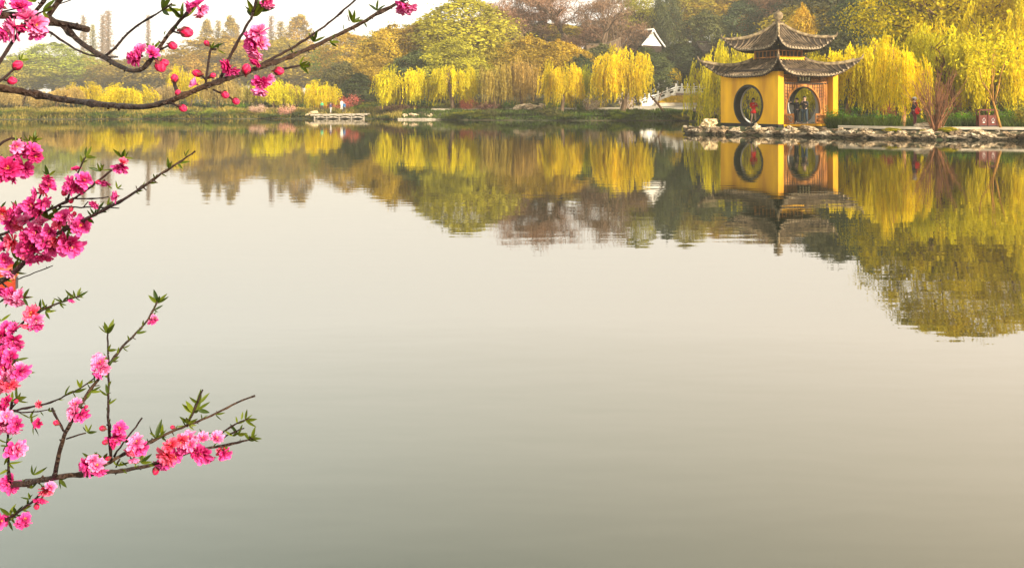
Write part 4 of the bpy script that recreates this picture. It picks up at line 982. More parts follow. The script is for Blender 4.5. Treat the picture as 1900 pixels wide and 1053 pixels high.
# flower bed in front of it
fb = empty('flower_bed', (0, 0, 0)); tag(fb, 'sloping bed of orange-yellow flowers with a grey kerb below the white railing', 'flower bed')
x0, x1 = wx(1205, 131), wx(1316, 131); zk0, zk1 = wz(197, 131), wz(191.5, 131)
m = MB(); m.box(((x0 + x1) / 2 + 1, 131, (zk0 + zk1) / 2 - .1), (x1 - x0, .35, zk1 - zk0 + .3)); m.build('kerb', M['path'], fb)
m = MB(); zb = wz(177, 135.6); m.add([(x0 + 1, 131.2, zk1 - .1), (x1 + 1, 131.2, zk1 - .1), (x1 + 2, 135.9, zb - .25), (p0[0] - .6, 135.9, zb - .25), (x0 + 1, 131.2, 1), (x1 + 1, 131.2, 1), (x1 + 2, 135.9, 1), (p0[0] - .6, 135.9, 1)],
    [(0, 1, 2, 3), (0, 4, 5, 1), (1, 5, 6, 2), (2, 6, 7, 3), (3, 7, 4, 0)]); m.build('soil', M['brick'], fb)
r = np.random.default_rng(77); n = 7000; u, v = r.uniform(0, 1, n), r.uniform(0, 1, n)
xa = (x0 + 1) * (1 - v) + (p0[0] - .6) * v; xb = (x1 + 1) * (1 - v) + (x1 + 2) * v
P = np.stack([xa + (xb - xa) * u, 131.2 + 4.6 * v, zk1 - .05 + (zb - .2 - zk1) * v + r.uniform(0, .25, n)], 1)
Q = leaf_quads(P, r, .18, 1.2); fo = link('flowers', np_mesh('bed_flowers', Q, np.arange(len(Q)).reshape(-1, 4), M['leaf_willow'], np.repeat(np.clip(r.normal(.55, .3, n), 0, 1), 4)), fb, (1.05, .82, .9)); fo['kind'] = 'stuff'

# ---------------------------------------------------------------- house with white gable and roofs among the trees
def gable_house(px, py_ridge, D, Lm, Wm, rz, label, hroof=2.6, wallh=4.5, wm='stone'):
    x = wx(px, D); zr = wz(py_ridge, D); z0 = zr - hroof - wallh; o = empty('house', (x, D, 0), rz); tag(o, label, 'house')
    zb_ = min(hz(x, D) - .5, z0); ze = zr - hroof
    m = MB(); 
    for s in (-1, 1):
        m.add([(s*Lm/2, -Wm/2, zb_), (s*Lm/2, Wm/2, zb_), (s*Lm/2, Wm/2, ze), (s*Lm/2, -Wm/2, ze)], [(0, 1, 2, 3)])
        g = MB(); g.add([(s*(Lm/2 + .03), Wm/2, ze - .05), (s*(Lm/2 + .03), 0, zr - .25), (s*(Lm/2 + .03), -Wm/2, ze - .05), (s*Lm/2, Wm/2, ze - .05), (s*Lm/2, 0, zr - .25), (s*Lm/2, -Wm/2, ze - .05)], [(0, 1, 2), (3, 5, 4), (0, 3, 4, 1), (1, 4, 5, 2), (0, 2, 5, 3)]); g.build('gable', M[wm], o)
    for s in (-1, 1): m.add([(-Lm/2, s*Wm/2, zb_), (Lm/2, s*Wm/2, zb_), (Lm/2, s*Wm/2, ze), (-Lm/2, s*Wm/2, ze)], [(0, 1, 2, 3)])
    m.build('wall', M['darkwood'], o)
    def pz(t): return zr - hroof * 1.12 * (t ** .85)
    m = MB(); N_ = 8
    for s in (-1, 1):
        vs = []
        for i in range(N_ + 1):
            t = i / N_ ; y = s * t * (Wm / 2 + .6); z = pz(t)
            for xx in (-Lm/2 - .35, Lm/2 + .35): vs += [(xx, y, z), (xx, y, z - .16)]
        m.add(vs, [(4*i, 4*i+2, 4*i+6, 4*i+4) for i in range(N_)] + [(4*i+1, 4*i+5, 4*i+7, 4*i+3) for i in range(N_)] + [(4*i, 4*i+4, 4*i+5, 4*i+1) for i in range(N_)] + [(4*i+2, 4*i+3, 4*i+7, 4*i+6) for i in range(N_)])
        k = int(Lm / .3)
        for j in range(k + 1):
            xx = -Lm/2 + j * Lm / k; m.tube([(xx, s * (i / N_) * (Wm/2 + .6), pz(i / N_) + .03) for i in range(N_ + 1)], .07, 5)
    m.build('roof', M['tile'], o)
    m = MB()
    for s in (-1, 1):
        for sx in (-1, 1): m.tube([(sx * (Lm/2 + .3), s * (i / N_) * (Wm/2 + .6), pz(i / N_) + .10) for i in range(N_ + 1)], .16, 6)
    m.tube([(-Lm/2 - .3, 0, zr + .12), (Lm/2 + .3, 0, zr + .12)], .18, 6); m.build('roof_trim', M[wm], o)
    return o
gable_house(1193, 58, 150, 4.4, 4.7, math.radians(-52), 'grey-roofed house with a white triangular gable among the hill trees')
gable_house(1338, 80, 147, 8.0, 4.2, math.radians(8), 'dark tiled roof just visible left behind the pavilion', 1.5, 2.2, 'darkwood')
# curved wall ridge running down from the house
m = MB(); pts = [bp_(1088, 84, 143), bp_(1105, 84.5, 143), bp_(1125, 83, 143.3), bp_(1140, 78, 143.6), bp_(1152, 72, 144)]
for a, b_ in zip(pts, pts[1:]):
    m.add([a, b_, (b_[0], b_[1], 3), (a[0], a[1], 3), a + Vector((0, .4, 0)), b_ + Vector((0, .4, 0)), (b_[0], b_[1] + .4, 3), (a[0], a[1] + .4, 3)], [(0, 3, 2, 1), (4, 5, 6, 7), (0, 1, 5, 4)])
gw = empty('garden_wall'); m.build('wall', M['bark'], gw); m = MB(); m.tube([p + Vector((0, .2, .1)) for p in pts], .22, 8); m.build('coping', M['tile_row'], gw)
tag(gw, 'garden wall with a curved tiled coping below the bare trees', 'wall')

# ---------------------------------------------------------------- twin litter bin
bx_, bD = wx(1831.5, 50.4), 50.4; zb0 = .67; lb = empty('litter_bin', (bx_, bD, zb0), math.radians(-6)); tag(lb, 'dark red twin litter bin with a flat roof on the stone path', 'litter bin')
for s in (-1, 1):
    m = MB(); m.box((s * .255, 0, .36), (.44, .36, .60)); b_ = m.build('container', M['bin'], lb)
    m = MB()
    for k in range(3):
        a = math.pi/2 + k * 2 * math.pi / 3; c = Vector((s * .255, -.186, .40)); p, q = c + Vector((math.cos(a), 0, math.sin(a))) * .10, c + Vector((math.cos(a + 1.9), 0, math.sin(a + 1.9))) * .10; m.bar(p, q, .03, .01)
    m.box((s * .255, -.186, .24), (.12, .01, .05)); m.build('recycling_mark', M['binw'], b_)
m = MB()
for sx in (-1, 0, 1):
    for sy in (-1, 1): m.box((sx * .505, sy * .19, .46), (.05, .05, .92))
m.build('frame', M['bin'], lb)
m = MB(); m.box((0, 0, .95), (1.14, .52, .05)); m.box((0, 0, .99), (.9, .36, .04)); m.build('lid_roof', M['bin'], lb)
m = MB(); m.box((0, 0, .03), (1.04, .40, .06)); m.build('base', M['rubber'], lb)

# ---------------------------------------------------------------- people
def skin_obj(name, chains, mat_, par, sub=2):
    """chains: list of [(co, r), ...]; first vertex of the first chain is the root; equal coordinates are merged"""
    bm = bmesh.new(); ly = bm.verts.layers.skin.verify(); idx = {}
    for ch in chains:
        prev = None
        for co, r_ in ch:
            k = tuple(round(c, 4) for c in co)
            if k not in idx:
                v = bm.verts.new(co); v[ly].radius = (r_, r_); idx[k] = v
                if len(idx) == 1: v[ly].use_root = True
            v = idx[k]
            if prev is not None and prev is not v and bm.edges.get((prev, v)) is None: bm.edges.new((prev, v))
            prev = v
    me = bpy.data.meshes.new(name); bm.to_mesh(me); bm.free(); me.materials.append(mat_)
    o = link(name, me, par); sk = o.modifiers.new('skin', 'SKIN'); sk.use_smooth_shade = True
    s = o.modifiers.new('sub', 'SUBSURF'); s.levels = s.render_levels = sub; return o
def lerp(a, b, t): return tuple(a[i] + (b[i] - a[i]) * t for i in range(3))
def person(loc, rz, H, label, top, legs, arms, hairm='hair', stance=.10, skirt=None, cap=None, bare_legs=False, lean=(0, 0), longhair=False, shoes='cloth_dark', step=.0, coat=None, fingers=True):
    """arms: ((elbow),(hand)) for left(+x) and right(-x), in units of H, person faces -y"""
    root = empty('person', loc, rz); tag(root, label, 'person'); h = H
    S = lambda x, y, z: (x * h, y * h, z * h)
    lx, ly_ = lean
    pel, chest, neck = S(0, 0, .52), S(lx * .5, ly_ * .5, .70), S(lx, ly_, .83); hd0 = S(lx, ly_ - .005, .88)
    ch = [[(pel, .082 * h), (S(lx*.25, ly_*.25, .60), .074 * h), (chest, .088 * h), (S(lx*.9, ly_*.9, .785), .070 * h), (neck, .034 * h), (hd0, .040 * h), (S(lx, ly_ - .012, .925), .060 * h), (S(lx, ly_ - .002, .965), .052 * h)]]
    sh = {}; hands = []
    for s, (el, ha) in zip((1, -1), arms):
        shd = S(lx*.9 + s * .098, ly_*.9, .785); e = S(*el); w = S(*ha); d = Vector(w) - Vector(e); d.normalize(); palm = tuple(Vector(w) + d * .035 * h)
        ch.append([(S(lx*.9, ly_*.9, .785), .070 * h), (shd, .040 * h), (e, .027 * h), (w, .019 * h), (palm, .022 * h)]); sh[s] = (shd, e, w)
        hands.append((Vector(palm), d, s))
    feet = []
    for s in (1, -1):
        hip, kn, an = S(s * .052, 0, .49), S(s * (stance * .7), -.015 + s * step * .5, .27), S(s * stance, s * step, .045); toe = S(s * stance * 1.15, s * step - .085, .022)
        ch.append([(pel, .082 * h), (hip, .056 * h), (kn, .038 * h), (an, .024 * h), (toe, .020 * h)]); feet.append((hip, kn, an, toe))
    skin_obj('body', ch, M['skin'], root)
    # hands: palm to five short finger chains each
    for p, d, s in hands:
        m = MB()
        sd_ = d.cross(Vector((0, 0, 1))); sd_ = sd_.normalized() if sd_.length > .1 else Vector((1, 0, 0)); up = sd_.cross(d)
        for i, L in enumerate((.036, .042, .040, .032)):
            a = p + sd_ * (i - 1.5) * .0115 * h + d * .006 * h; b_ = a + d * L * .55 * h; c = b_ + (d * .7 - up * .6) * L * .5 * h; m.tube([a, b_, c], [.0062 * h, .0056 * h, .004 * h], 5)
        a = p - sd_ * .016 * h - d * .01 * h; m.tube([a, a - sd_ * .016 * h + d * .014 * h, a - sd_ * .018 * h + d * .032 * h], [.007 * h, .0065 * h, .005 * h], 5)
        m.build('fingers', M['skin'], root)
    # face
    m = MB(); c = Vector(S(lx, ly_ - .012, .925))
    m.ball(c + Vector((0, -.062 * h, -.006 * h)), .011 * h, 6, 5, (.8, 1, 1.5)); m.box(c + Vector((0, -.060 * h, -.028 * h)), (.024 * h, .008 * h, .006 * h))
    for s in (-1, 1): m.ball(c + Vector((s * .062 * h, .004 * h, -.005 * h)), .014 * h, 6, 5, (.5, 1, 1.4))
    m.build('face', M['skin'], root)
    for s in (-1, 1): m = MB(); m.ball(c + Vector((s * .022 * h, -.056 * h, .008 * h)), .007 * h, 6, 5); m.build('eye', M['hair'], root)
    # hair
    ctr = Vector(S(lx, ly_ + .004, .94)); m = MB(); m.ball(ctr + Vector((0, .010 * h, .012 * h)), .068 * h, 12, 8, (.98, .98, .98))
    if longhair: m.tube([ctr + Vector((0, .04 * h, .01 * h)), ctr + Vector((0, .062 * h, -.06 * h)), ctr + Vector((0, .075 * h, -.17 * h))], [.055 * h, .062 * h, .03 * h], 10)
    m.build('hair', M[hairm], root)
    # top with sleeves
    g = 1.18; ch = [[(S(0, 0, .50), .092 * h), (S(lx*.25, ly_*.25, .60), .086 * h), (chest, .100 * h), (S(lx*.9, ly_*.9, .785), .080 * h), (S(lx, ly_, .825), .044 * h)]]
    for s in (1, -1):
        shd, e, w = sh[s]; ch.append([(S(lx*.9, ly_*.9, .785), .080 * h), (shd, .052 * h), (e, .037 * h), (lerp(e, w, .9), .029 * h)])
    if coat: ch[0] = [(S(0, 0, coat), .088 * h)] + ch[0]
    skin_obj('jacket', ch, M[top], root)
    if bare_legs:
        m = MB(); m.lathe([(.085 * h, .54 * h), (.105 * h, .46 * h), (.120 * h, .40 * h), (.112 * h, .40 * h)], 14); m.build('skirt', M[legs], root)
    else:
        ch = [[(S(0, 0, .53), .088 * h)]]
        for hip, kn, an, toe in feet: ch.append([(S(0, 0, .53), .088 * h), (hip, .066 * h), (kn, .050 * h), (lerp(kn, an, .95), .038 * h)])
        skin_obj('trousers', ch, M[legs], root)
    for hip, kn, an, toe in feet:
        m = MB(); m.ball(Vector(an) + Vector((0, -.035 * h, -.018 * h)), .034 * h, 8, 6, (.8, 1.9, .78)); m.build('shoe', M[shoes], root)
    if cap:
        m = MB(); m.ball(ctr + Vector((0, 0, .030 * h)), .074 * h, 12, 8, (1, 1, .66)); m.box(ctr + Vector((0, -.085 * h, .02 * h)), (.09 * h, .07 * h, .012 * h)); m.build('cap', M[cap], root)
    return root
DN = lambda s: ((s * .135, .01, .63), (s * .125, -.02, .48))
# inside the pavilion
def face_at(px, D): return (wx(px, D), D)
fx, fy = face_at(1492, 58.2); person((fx + .03, fy, ZF - .01), math.radians(-40), 1.86, 'standing man in a grey-brown jacket at the pavilion rail, right one of the two men', 'cloth_grey' if 0 else 'cloth_dark', 'jeans', (((.13, -.03, .66), (.09, -.12, .70)), ((-.13, -.05, .68), (-.04, -.14, .80))))
fx, fy = face_at(1478, 58.0); person((fx, fy, ZF - .01), math.radians(-75), 1.74, 'man in a black coat raising a camera to the left inside the pavilion', 'cloth_black', 'cloth_black', (((.12, -.12, .76), (.06, -.30, .84)), ((-.13, -.12, .76), (-.05, -.31, .85))), coat=.40)
fx, fy = face_at(1398, 59.8); person((fx, fy, ZF - .01), math.radians(8), 1.74, 'woman in a short red coat seen through the left moon gate', 'cloth_red', 'cloth_red', (((.14, -.03, .66), (.05, -.10, .76)), ((-.14, -.03, .66), (-.06, -.09, .72))), bare_legs=True, longhair=True, coat=.44, shoes='cloth_white')
m = MB(); m.box((0, 0, 0), (.13, .05, .085)); m.tube([(0, -.02, 0), (0, -.08, 0)], .03, 10); c_ = m.build('camera', M['rubber']); 
c_.location = (wx(1463.5, 57.9), 57.85, ZF + 1.50); c_.rotation_euler = (0, 0, math.radians(-75)); tag(c_, 'small black camera held up by the man in the black coat', 'camera')
# fisherman on the shore
fx, fy = face_at(1697, 50.3); person((fx, fy, .67), math.radians(62), 1.70, 'man in a dark jacket and pale cap standing beside the straight willow', 'cloth_black', 'cloth_maroon', (((.13, -.04, .66), (.05, -.16, .60)), ((-.13, -.03, .66), (-.05, -.15, .58))), cap='cloth_grey', shoes='cloth_grey')
m = MB(); m.ball((0, 0, 0), .2, 12, 8, (.75, .45, 1.15)); m.tube([(.0, .05, .2), (.03, .10, .42), (-.06, .10, .50)], .02, 5); bag = m.build('shoulder_bag', M['cloth_red'])
bag.location = (wx(1702, 50.1), 50.08, 1.60); tag(bag, 'red shoulder bag on the man beside the straight willow', 'bag')
# people on the far jetty and path
for px, D, z, H, rz, lab, tp, lg in ((613.5, 117.0, .78, 1.45, 1.2, 'person in a navy jacket walking on the jetty', 'cloth_navy', 'cloth_grey'),
        (634, 118.6, 1.2, 1.45, .6, 'person in white beside the one in blue at the jetty', 'cloth_white', 'cloth_white'), (638.5, 117.2, .83, 1.5, -.5, 'person in a blue jacket and dark trousers at the jetty', 'cloth_blue', 'cloth_dark'),
        (597.5, 121, 1.15, 1.25, .2, 'small person in a green top behind the jetty', 'cloth_green', 'cloth_dark'), (1188, 113.5, 1.30, 1.15, .8, 'dark-clothed person at the foot of the white bridge', 'cloth_black', 'cloth_grey')):
    person((wx(px, D), D, z), rz, H, lab, tp, lg, (DN(1), DN(-1)), step=.05)

# ---------------------------------------------------------------- orange boat, mostly beyond the left edge
bo = empty('wooden_boat', (0, 0, 0)); tag(bo, 'orange wooden boat with a dark bow bumper behind the blossom at the left edge', 'boat')
tipx, bD = wx(30, 7.7), 7.7
secs = []
for i in range(10):
    t = i / 9; x = tipx - t * 3.6; y = bD - t * 1.5; hw = .10 + .62 * math.sin(min(1, t * 1.5) * math.pi / 2) ; zt_ = .48 - .16 * math.sin(t * math.pi / 2); zb_ = .30 - .34 * min(1, t * 1.6)
    secs.append((x, y, hw, zt_, zb_))
def boat_sec(s, k=1.0, top=0.0): 
    x, y, hw, zt_, zb_ = s; n = Vector((.385, -.923, 0)); c = Vector((x, y, 0)); 
    return [c + n * hw * k + Vector((0, 0, zt_ + top)), c + n * hw * .55 * k + Vector((0, 0, zb_)), c - n * hw * .55 * k + Vector((0, 0, zb_)), c - n * hw * k + Vector((0, 0, zt_ + top))]
m = MB(); vs = [p for s in secs for p in boat_sec(s)]; f = [(4*i+j, 4*i+4+j, 4*i+5+j, 4*i+1+j) for i in range(9) for j in range(3)] + [(0, 1, 2, 3), (36, 39, 38, 37)]
vi = [p + Vector((0, 0, .04)) for s in secs for p in boat_sec(s, .88)]; b0 = len(vs)
f += [(b0+4*i+j, b0+4*i+1+j, b0+4*i+5+j, b0+4*i+4+j) for i in range(9) for j in range(3)] + [(4*i, b0+4*i, b0+4*i+4, 4*i+4) for i in range(9)] + [(4*i+3, 4*i+7, b0+4*i+7, b0+4*i+3) for i in range(9)]
m.add(vs + vi, f); m.build('hull', M['orange'], bo)
m = MB()
for s in (0, 3): m.tube([boat_sec(q)[s] + Vector((0, 0, -.05)) for q in secs], .022, 6)
m.build('rubbing_strake', M['wood'], bo)
m = MB(); m.box((tipx - .015, bD - .02, .36), (.05, .07, .10), None); m.build('bow_bumper', M['rubber'], bo)
m = MB(); 
for i in (3, 5, 7): a = boat_sec(secs[i], .9); m.bar(a[0] - Vector((0, 0, .08)), a[3] - Vector((0, 0, .08)), .16, .03)
m.build('bench', M['wood'], bo)
# ---------------------------------------------------------------- blossoming peach tree on the near bank
def petalmat(name, base, mid, edge):
    m, nt, b = newmat(name); N, L = nt.nodes, nt.links
    a = N.new('ShaderNodeAttribute'); a.attribute_name = 'tone'
    rp = N.new('ShaderNodeValToRGB'); cr_ = rp.color_ramp; cr_.elements[0].color = (*base, 1); cr_.elements[1].color = (*edge, 1); e = cr_.elements.new(.5); e.color = (*mid, 1)
    tcn = N.new('ShaderNodeTexCoord'); no = N.new('ShaderNodeTexNoise'); no.inputs['Scale'].default_value = 90; L.new(tcn.outputs['Object'], no.inputs[0])
    ad = N.new('ShaderNodeMath'); ad.operation = 'MULTIPLY_ADD'; ad.inputs[1].default_value = .35; ad.inputs[2].default_value = -.17; L.new(no.outputs[0], ad.inputs[0])
    a2 = N.new('ShaderNodeMath'); a2.operation = 'ADD'; L.new(a.outputs['Fac'], a2.inputs[0]); L.new(ad.outputs[0], a2.inputs[1])
    L.new(a2.outputs[0], rp.inputs[0]); L.new(rp.outputs[0], b.inputs['Base Color']); b.inputs['Roughness'].default_value = .55; b.inputs['Specular IOR Level'].default_value = .25
    tr = N.new('ShaderNodeBsdfTranslucent'); L.new(rp.outputs[0], tr.inputs[0]); ms = N.new('ShaderNodeMixShader'); ms.inputs[0].default_value = .28
    L.new(b.outputs[0], ms.inputs[1]); L.new(tr.outputs[0], ms.inputs[2]); L.new(ms.outputs[0], N['Material Output'].inputs[0]); return m
PM = [petalmat('petal_pink', (.36, .003, .07), (.68, .016, .21), (.86, .12, .42)), petalmat('petal_pale', (.52, .015, .16), (.82, .10, .36), (.93, .36, .62)),
      petalmat('petal_deep', (.25, .003, .03), (.52, .006, .11), (.74, .045, .24)), petalmat('petal_coral', (.50, .02, .02), (.76, .045, .10), (.88, .17, .32))]
M['stamen'] = mat('stamen', (.95, .55, .06), .6, .2, 50); M['sepal'] = mat('sepal', (.16, .03, .03), .7, .3, 60)
M['pleaf'] = leafmat('peach_leaf', (.022, .042, .006), (.16, .19, .012), .30, False, .4)
M['bud'] = petalmat('bud_petal', (.30, .002, .02), (.62, .008, .07), (.90, .09, .24))
def add_petal(Vs, Fs, Ts, Ms, M4, Lp, Wp, cup, tilt, rg, mi=0, nu=5, nv=6, curl=.25, notch=.08):
    b = len(Vs)
    for j in range(nv + 1):
        t = j / nv; w = Wp * (math.sin(math.pi * min(1, t * .84 + .07)) ** .65) * (.35 + .65 * t) 
        for i in range(nu + 1):
            u = -1 + 2 * i / nu; L_ = Lp * t * (1 - notch * (t ** 4) * math.cos(u * 7.5)) ; x = u * w; 
            z = cup * Lp * (t ** 1.8) * .5 - curl * Lp * max(0, t - .75) + (u * u) * w * .45 + .05 * Lp * math.sin(u * 5 + tilt * 9) * t
            Vs.append(tuple(M4 @ Vector((x, L_, z)))); Ts.append(min(1, .1 + t * .85 + rg.uniform(-.05, .05)))
    for j in range(nv):
        for i in range(nu):
            a = b + j * (nu + 1) + i; Fs.append((a, a + 1, a + nu + 2, a + nu + 1)); Ms.append(mi)
def mesh_from(name, Vs, Fs, Ts, Ms, mats):
    me = bpy.data.meshes.new(name); me.from_pydata(Vs, [], Fs); me.update()
    for m_ in mats: me.materials.append(m_)
    me.polygons.foreach_set('material_index', Ms); me.polygons.foreach_set('use_smooth', [True] * len(Fs))
    a = me.attributes.new('tone', 'FLOAT', 'POINT'); a.data.foreach_set('value', np.array(Ts, np.float32)); return me
def blossom_mesh(seed, pm, openness=1.0, side=False):
    """double peach blossom, diameter 1, looking along +z"""
    rg = random.Random(seed); Vs, Fs, Ts, Ms = [], [], [], []
    for ring_, (n, Lp, el, cup) in enumerate(((8, .52, 6, .25), (9, .48, 24, .3), (8, .39, 42, .35), (7, .28, 60, .3))):
        for k in range(n):
            a = 2 * math.pi * (k + .5 * (ring_ % 2)) / n + rg.uniform(-.22, .22); e = math.radians(el * openness + (1 - openness) * 62 + rg.uniform(-11, 11))
            M4 = Matrix.Rotation(a, 4, 'Z') @ Matrix.Rotation(e, 4, 'X') @ Matrix.Rotation(rg.uniform(-.35, .35), 4, 'Y')
            M4 = Matrix.Translation((0, 0, .015 * ring_)) @ M4 @ Matrix.Translation((0, .02, 0))
            add_petal(Vs, Fs, Ts, Ms, M4, Lp * rg.uniform(.85, 1.1), Lp * rg.uniform(.25, .40), cup + rg.uniform(-.15, .2), rg.random(), rg)
    mb = MB()
    for k in range(16):
        a = rg.uniform(0, 6.28); s = rg.uniform(.02, .11); p = Vector((math.cos(a) * s, math.sin(a) * s, rg.uniform(.16, .24)))
        mb.tube([(0, 0, .02), p], [.006, .005], 3); mb.ball(p, .017, 5, 4)
    b = len(Vs); Vs += mb.v; Ts += [.5] * len(mb.v); Fs += [[b + i for i in f] for f in mb.f]; Ms += [1] * len(mb.f)
    mb = MB(); mb.ball((0, 0, -.05), .075, 8, 6, (1, 1, 1)); mb.tube([(0, 0, -.06), (0, 0, -.18)], .022, 5)
    for k in range(5):
        a = k * 1.2566; mb.add([(math.cos(a - .35) * .06, math.sin(a - .35) * .06, -.01), (math.cos(a) * .17, math.sin(a) * .17, .005), (math.cos(a + .35) * .06, math.sin(a + .35) * .06, -.01), (0, 0, -.03)], [(0, 1, 2, 3)])
    b = len(Vs); Vs += mb.v; Ts += [.5] * len(mb.v); Fs += [[b + i for i in f] for f in mb.f]; Ms += [2] * len(mb.f)
    return mesh_from('blossom', Vs, Fs, Ts, Ms, [pm, M['stamen'], M['sepal']])
def bud_mesh(seed):
    """plump round bud of overlapping petals, long axis z, height about 1"""
    rg = random.Random(seed); Vs, Fs, Ts, Ms = [], [], [], []; n, m_ = 28, 18
    for j in range(m_ + 1):
        th = math.pi * j / m_
        for i in range(n):
            a = 2 * math.pi * i / n; tw = a + th * .9 + seed; ov = (tw / (2 * math.pi) * 5) % 1.0; r_ = .40 + .055 * (ov ** 2) * math.sin(th) + .02 * math.sin(3 * a + seed)
            Vs.append((r_ * math.sin(th) * math.cos(a), r_ * math.sin(th) * math.sin(a), .46 + .50 * math.cos(th) * (1 + .03 * math.cos(5 * tw)))); Ts.append(min(1, .15 + .55 * ov + .3 * (1 - th / math.pi)))
    for j in range(m_):
        for i in range(n): Fs.append((j*n+i, (j+1)*n+i, (j+1)*n+(i+1) % n, j*n+(i+1) % n)); Ms.append(0)
    mb = MB(); mb.ball((0, 0, .06), .27, 8, 6, (1, 1, .8)); mb.tube([(0, 0, 0), (0, 0, -.32)], .09, 5)
    for k in range(5):
        a = k * 1.2566
        for j, (rr, zz, ww) in enumerate(((.24, -.02, .12), (.40, .14, .16), (.435, .34, .10))):
            c = Vector((math.cos(a), math.sin(a), 0)); t_ = Vector((-math.sin(a), math.cos(a), 0)); mb.v += [tuple(c * rr + t_ * ww + Vector((0, 0, zz))), tuple(c * rr - t_ * ww + Vector((0, 0, zz)))]
        q = len(mb.v) - 6; tip = c * .42 + Vector((0, 0, .50)); mb.v.append(tuple(tip)); mb.f += [[q, q+1, q+3, q+2], [q+2, q+3, q+5, q+4], [q+4, q+5, q+6]]; mb.m += [0]*3; mb.sm += [True]*3
    b = len(Vs); Vs += mb.v; Ts += [.5] * len(mb.v); Fs += [[b + i for i in f] for f in mb.f]; Ms += [1] * len(mb.f)
    return mesh_from('bud', Vs, Fs, Ts, Ms, [M['bud'], M['sepal']])
BL = [[blossom_mesh(100 + 10 * k + j, PM[k], (1.0, .75, .45)[j]) for j in range(3)] for k in range(4)]
BU = [bud_mesh(7), bud_mesh(8)]

PDm = 1.42
def pdep(px, py):       # gentle depth relief of the branches
    return PDm + .10 * math.sin(px * .011 + py * .004) + .08 * math.sin(py * .013 + 1.0) + (.06 if py < 220 else 0)
def pp(px, py, dd=0.0): return at(px, py, pdep(px, py) + dd)
tree = empty('peach_tree', (-1.50, 1.30, .38)); tree_loc = Vector(tree.location)
tag(tree, 'pink-blossoming peach tree whose branches reach in from the left', 'tree')
def child_off(o): o.location = -tree_loc
m = MB(); m.tube([(-1.52, 1.30, .2), (-1.50, 1.30, .9), (-1.44, 1.33, 1.5), (-1.46, 1.36, 2.1), (-1.40, 1.38, 2.7)], [.085, .07, .055, .045, .03], 10); o = m.build('trunk', M['pbark'], tree); child_off(o)
TR = {'hi': Vector((-1.455, 1.35, 2.0)), 'mid': Vector((-1.44, 1.33, 1.6)), 'lo': Vector((-1.47, 1.32, 1.25))}
prg = random.Random(3)
def densify(pts, step=9):
    out = []
    for (a, b), (c, d) in zip(pts, pts[1:]):
        n = max(1, int(math.hypot(c - a, d - b) / step)); 
        for i in range(n): t = i / n; out.append((a + (c - a) * t, b + (d - b) * t))
    out.append(pts[-1])
    for _ in range(3):   # soften corners
        out = [out[0]] + [((out[i-1][0] + 2*out[i][0] + out[i+1][0]) / 4, (out[i-1][1] + 2*out[i][1] + out[i+1][1]) / 4) for i in range(1, len(out) - 1)] + [out[-1]]
    return out
def twig(mb, pts, r0, r1, dd=0.0, knots=True, root=None):
    d = densify(pts); n = len(d); P = []; R_ = []
    for i, (x, y) in enumerate(d):
        t = i / max(1, n - 1); k = 1.0
        if knots and prg.random() < .16: k = prg.uniform(1.15, 1.5)
        p = pp(x, y, dd); P.append(p + Vector((prg.uniform(-1, 1), prg.uniform(-1, 1), prg.uniform(-1, 1))) * .0007); R_.append((r0 + (r1 - r0) * t) / F * p[1] * k * prg.uniform(.94, 1.06))
    if root is not None:
        a = P[0]; m_ = (a + root) / 2 + Vector((0, .02, .03)); P = [root, (root + m_) / 2, m_, (m_ + a) / 2] + P; R_ = [R_[0] * 1.8, R_[0] * 1.6, R_[0] * 1.35, R_[0] * 1.15] + R_
    mb.tube(P, R_, 8)
    if knots:      # small spurs and bark nodes
        for i in range(2, n - 1):
            if prg.random() < .28 and R_[i] > 0:
                j = i + (4 if root is not None else 0); t = (P[j] - P[j - 1]).normalized(); s = t.cross(Vector((0, 1, 0))).normalized() * prg.choice((-1, 1)); L_ = min(R_[j] * prg.choice((1.3, 1.6, 2.0, 3.4)), .0075)
                mb.tube([P[j], P[j] + s * L_ + t * L_ * .3 + Vector((0, prg.uniform(-.5, .5) * L_, 0))], [R_[j] * .45, R_[j] * .3], 5)
def leafcluster(Vs, Fs, Ts, px, py, ang, size, n, dd=0.0, spread=.9):
    """ang: direction (deg, 0 = right, 90 = up) the cluster points; size = leaf length in px"""
    o = pp(px, py, dd); k = o[1] / F
    for i in range(n):
        a = math.radians(ang) + (spread * (i / max(1, n - 1) - .5) * 2 if n > 1 else 0) + prg.uniform(-.2, .2); dep = prg.uniform(-.7, .5)
        d = Vector((math.cos(a), dep, math.sin(a))).normalized(); L_ = size * k * prg.uniform(.55, 1.05); w = L_ * prg.uniform(.10, .16)
        s = d.cross(Vector((prg.uniform(-.6, .6), -1, prg.uniform(-.6, .6)))).normalized(); nrm = s.cross(d); b = len(Vs); bend = prg.uniform(-.25, .25); tn = prg.random()
        for j in range(7):
            t = j / 6; c = o + d * L_ * t + nrm * bend * L_ * t * t; ww = w * (math.sin(math.pi * min(1, t * .93 + .05)) ** .8) * (1.15 - .4 * t)
            Vs += [tuple(c - s * ww + nrm * ww * .45), tuple(c), tuple(c + s * ww + nrm * ww * .45)]; Ts += [tn, tn * .7, tn]
        for j in range(6):
            for q in (0, 1): e = b + 3 * j + q; Fs.append((e, e + 1, e + 4, e + 3))
BR = []
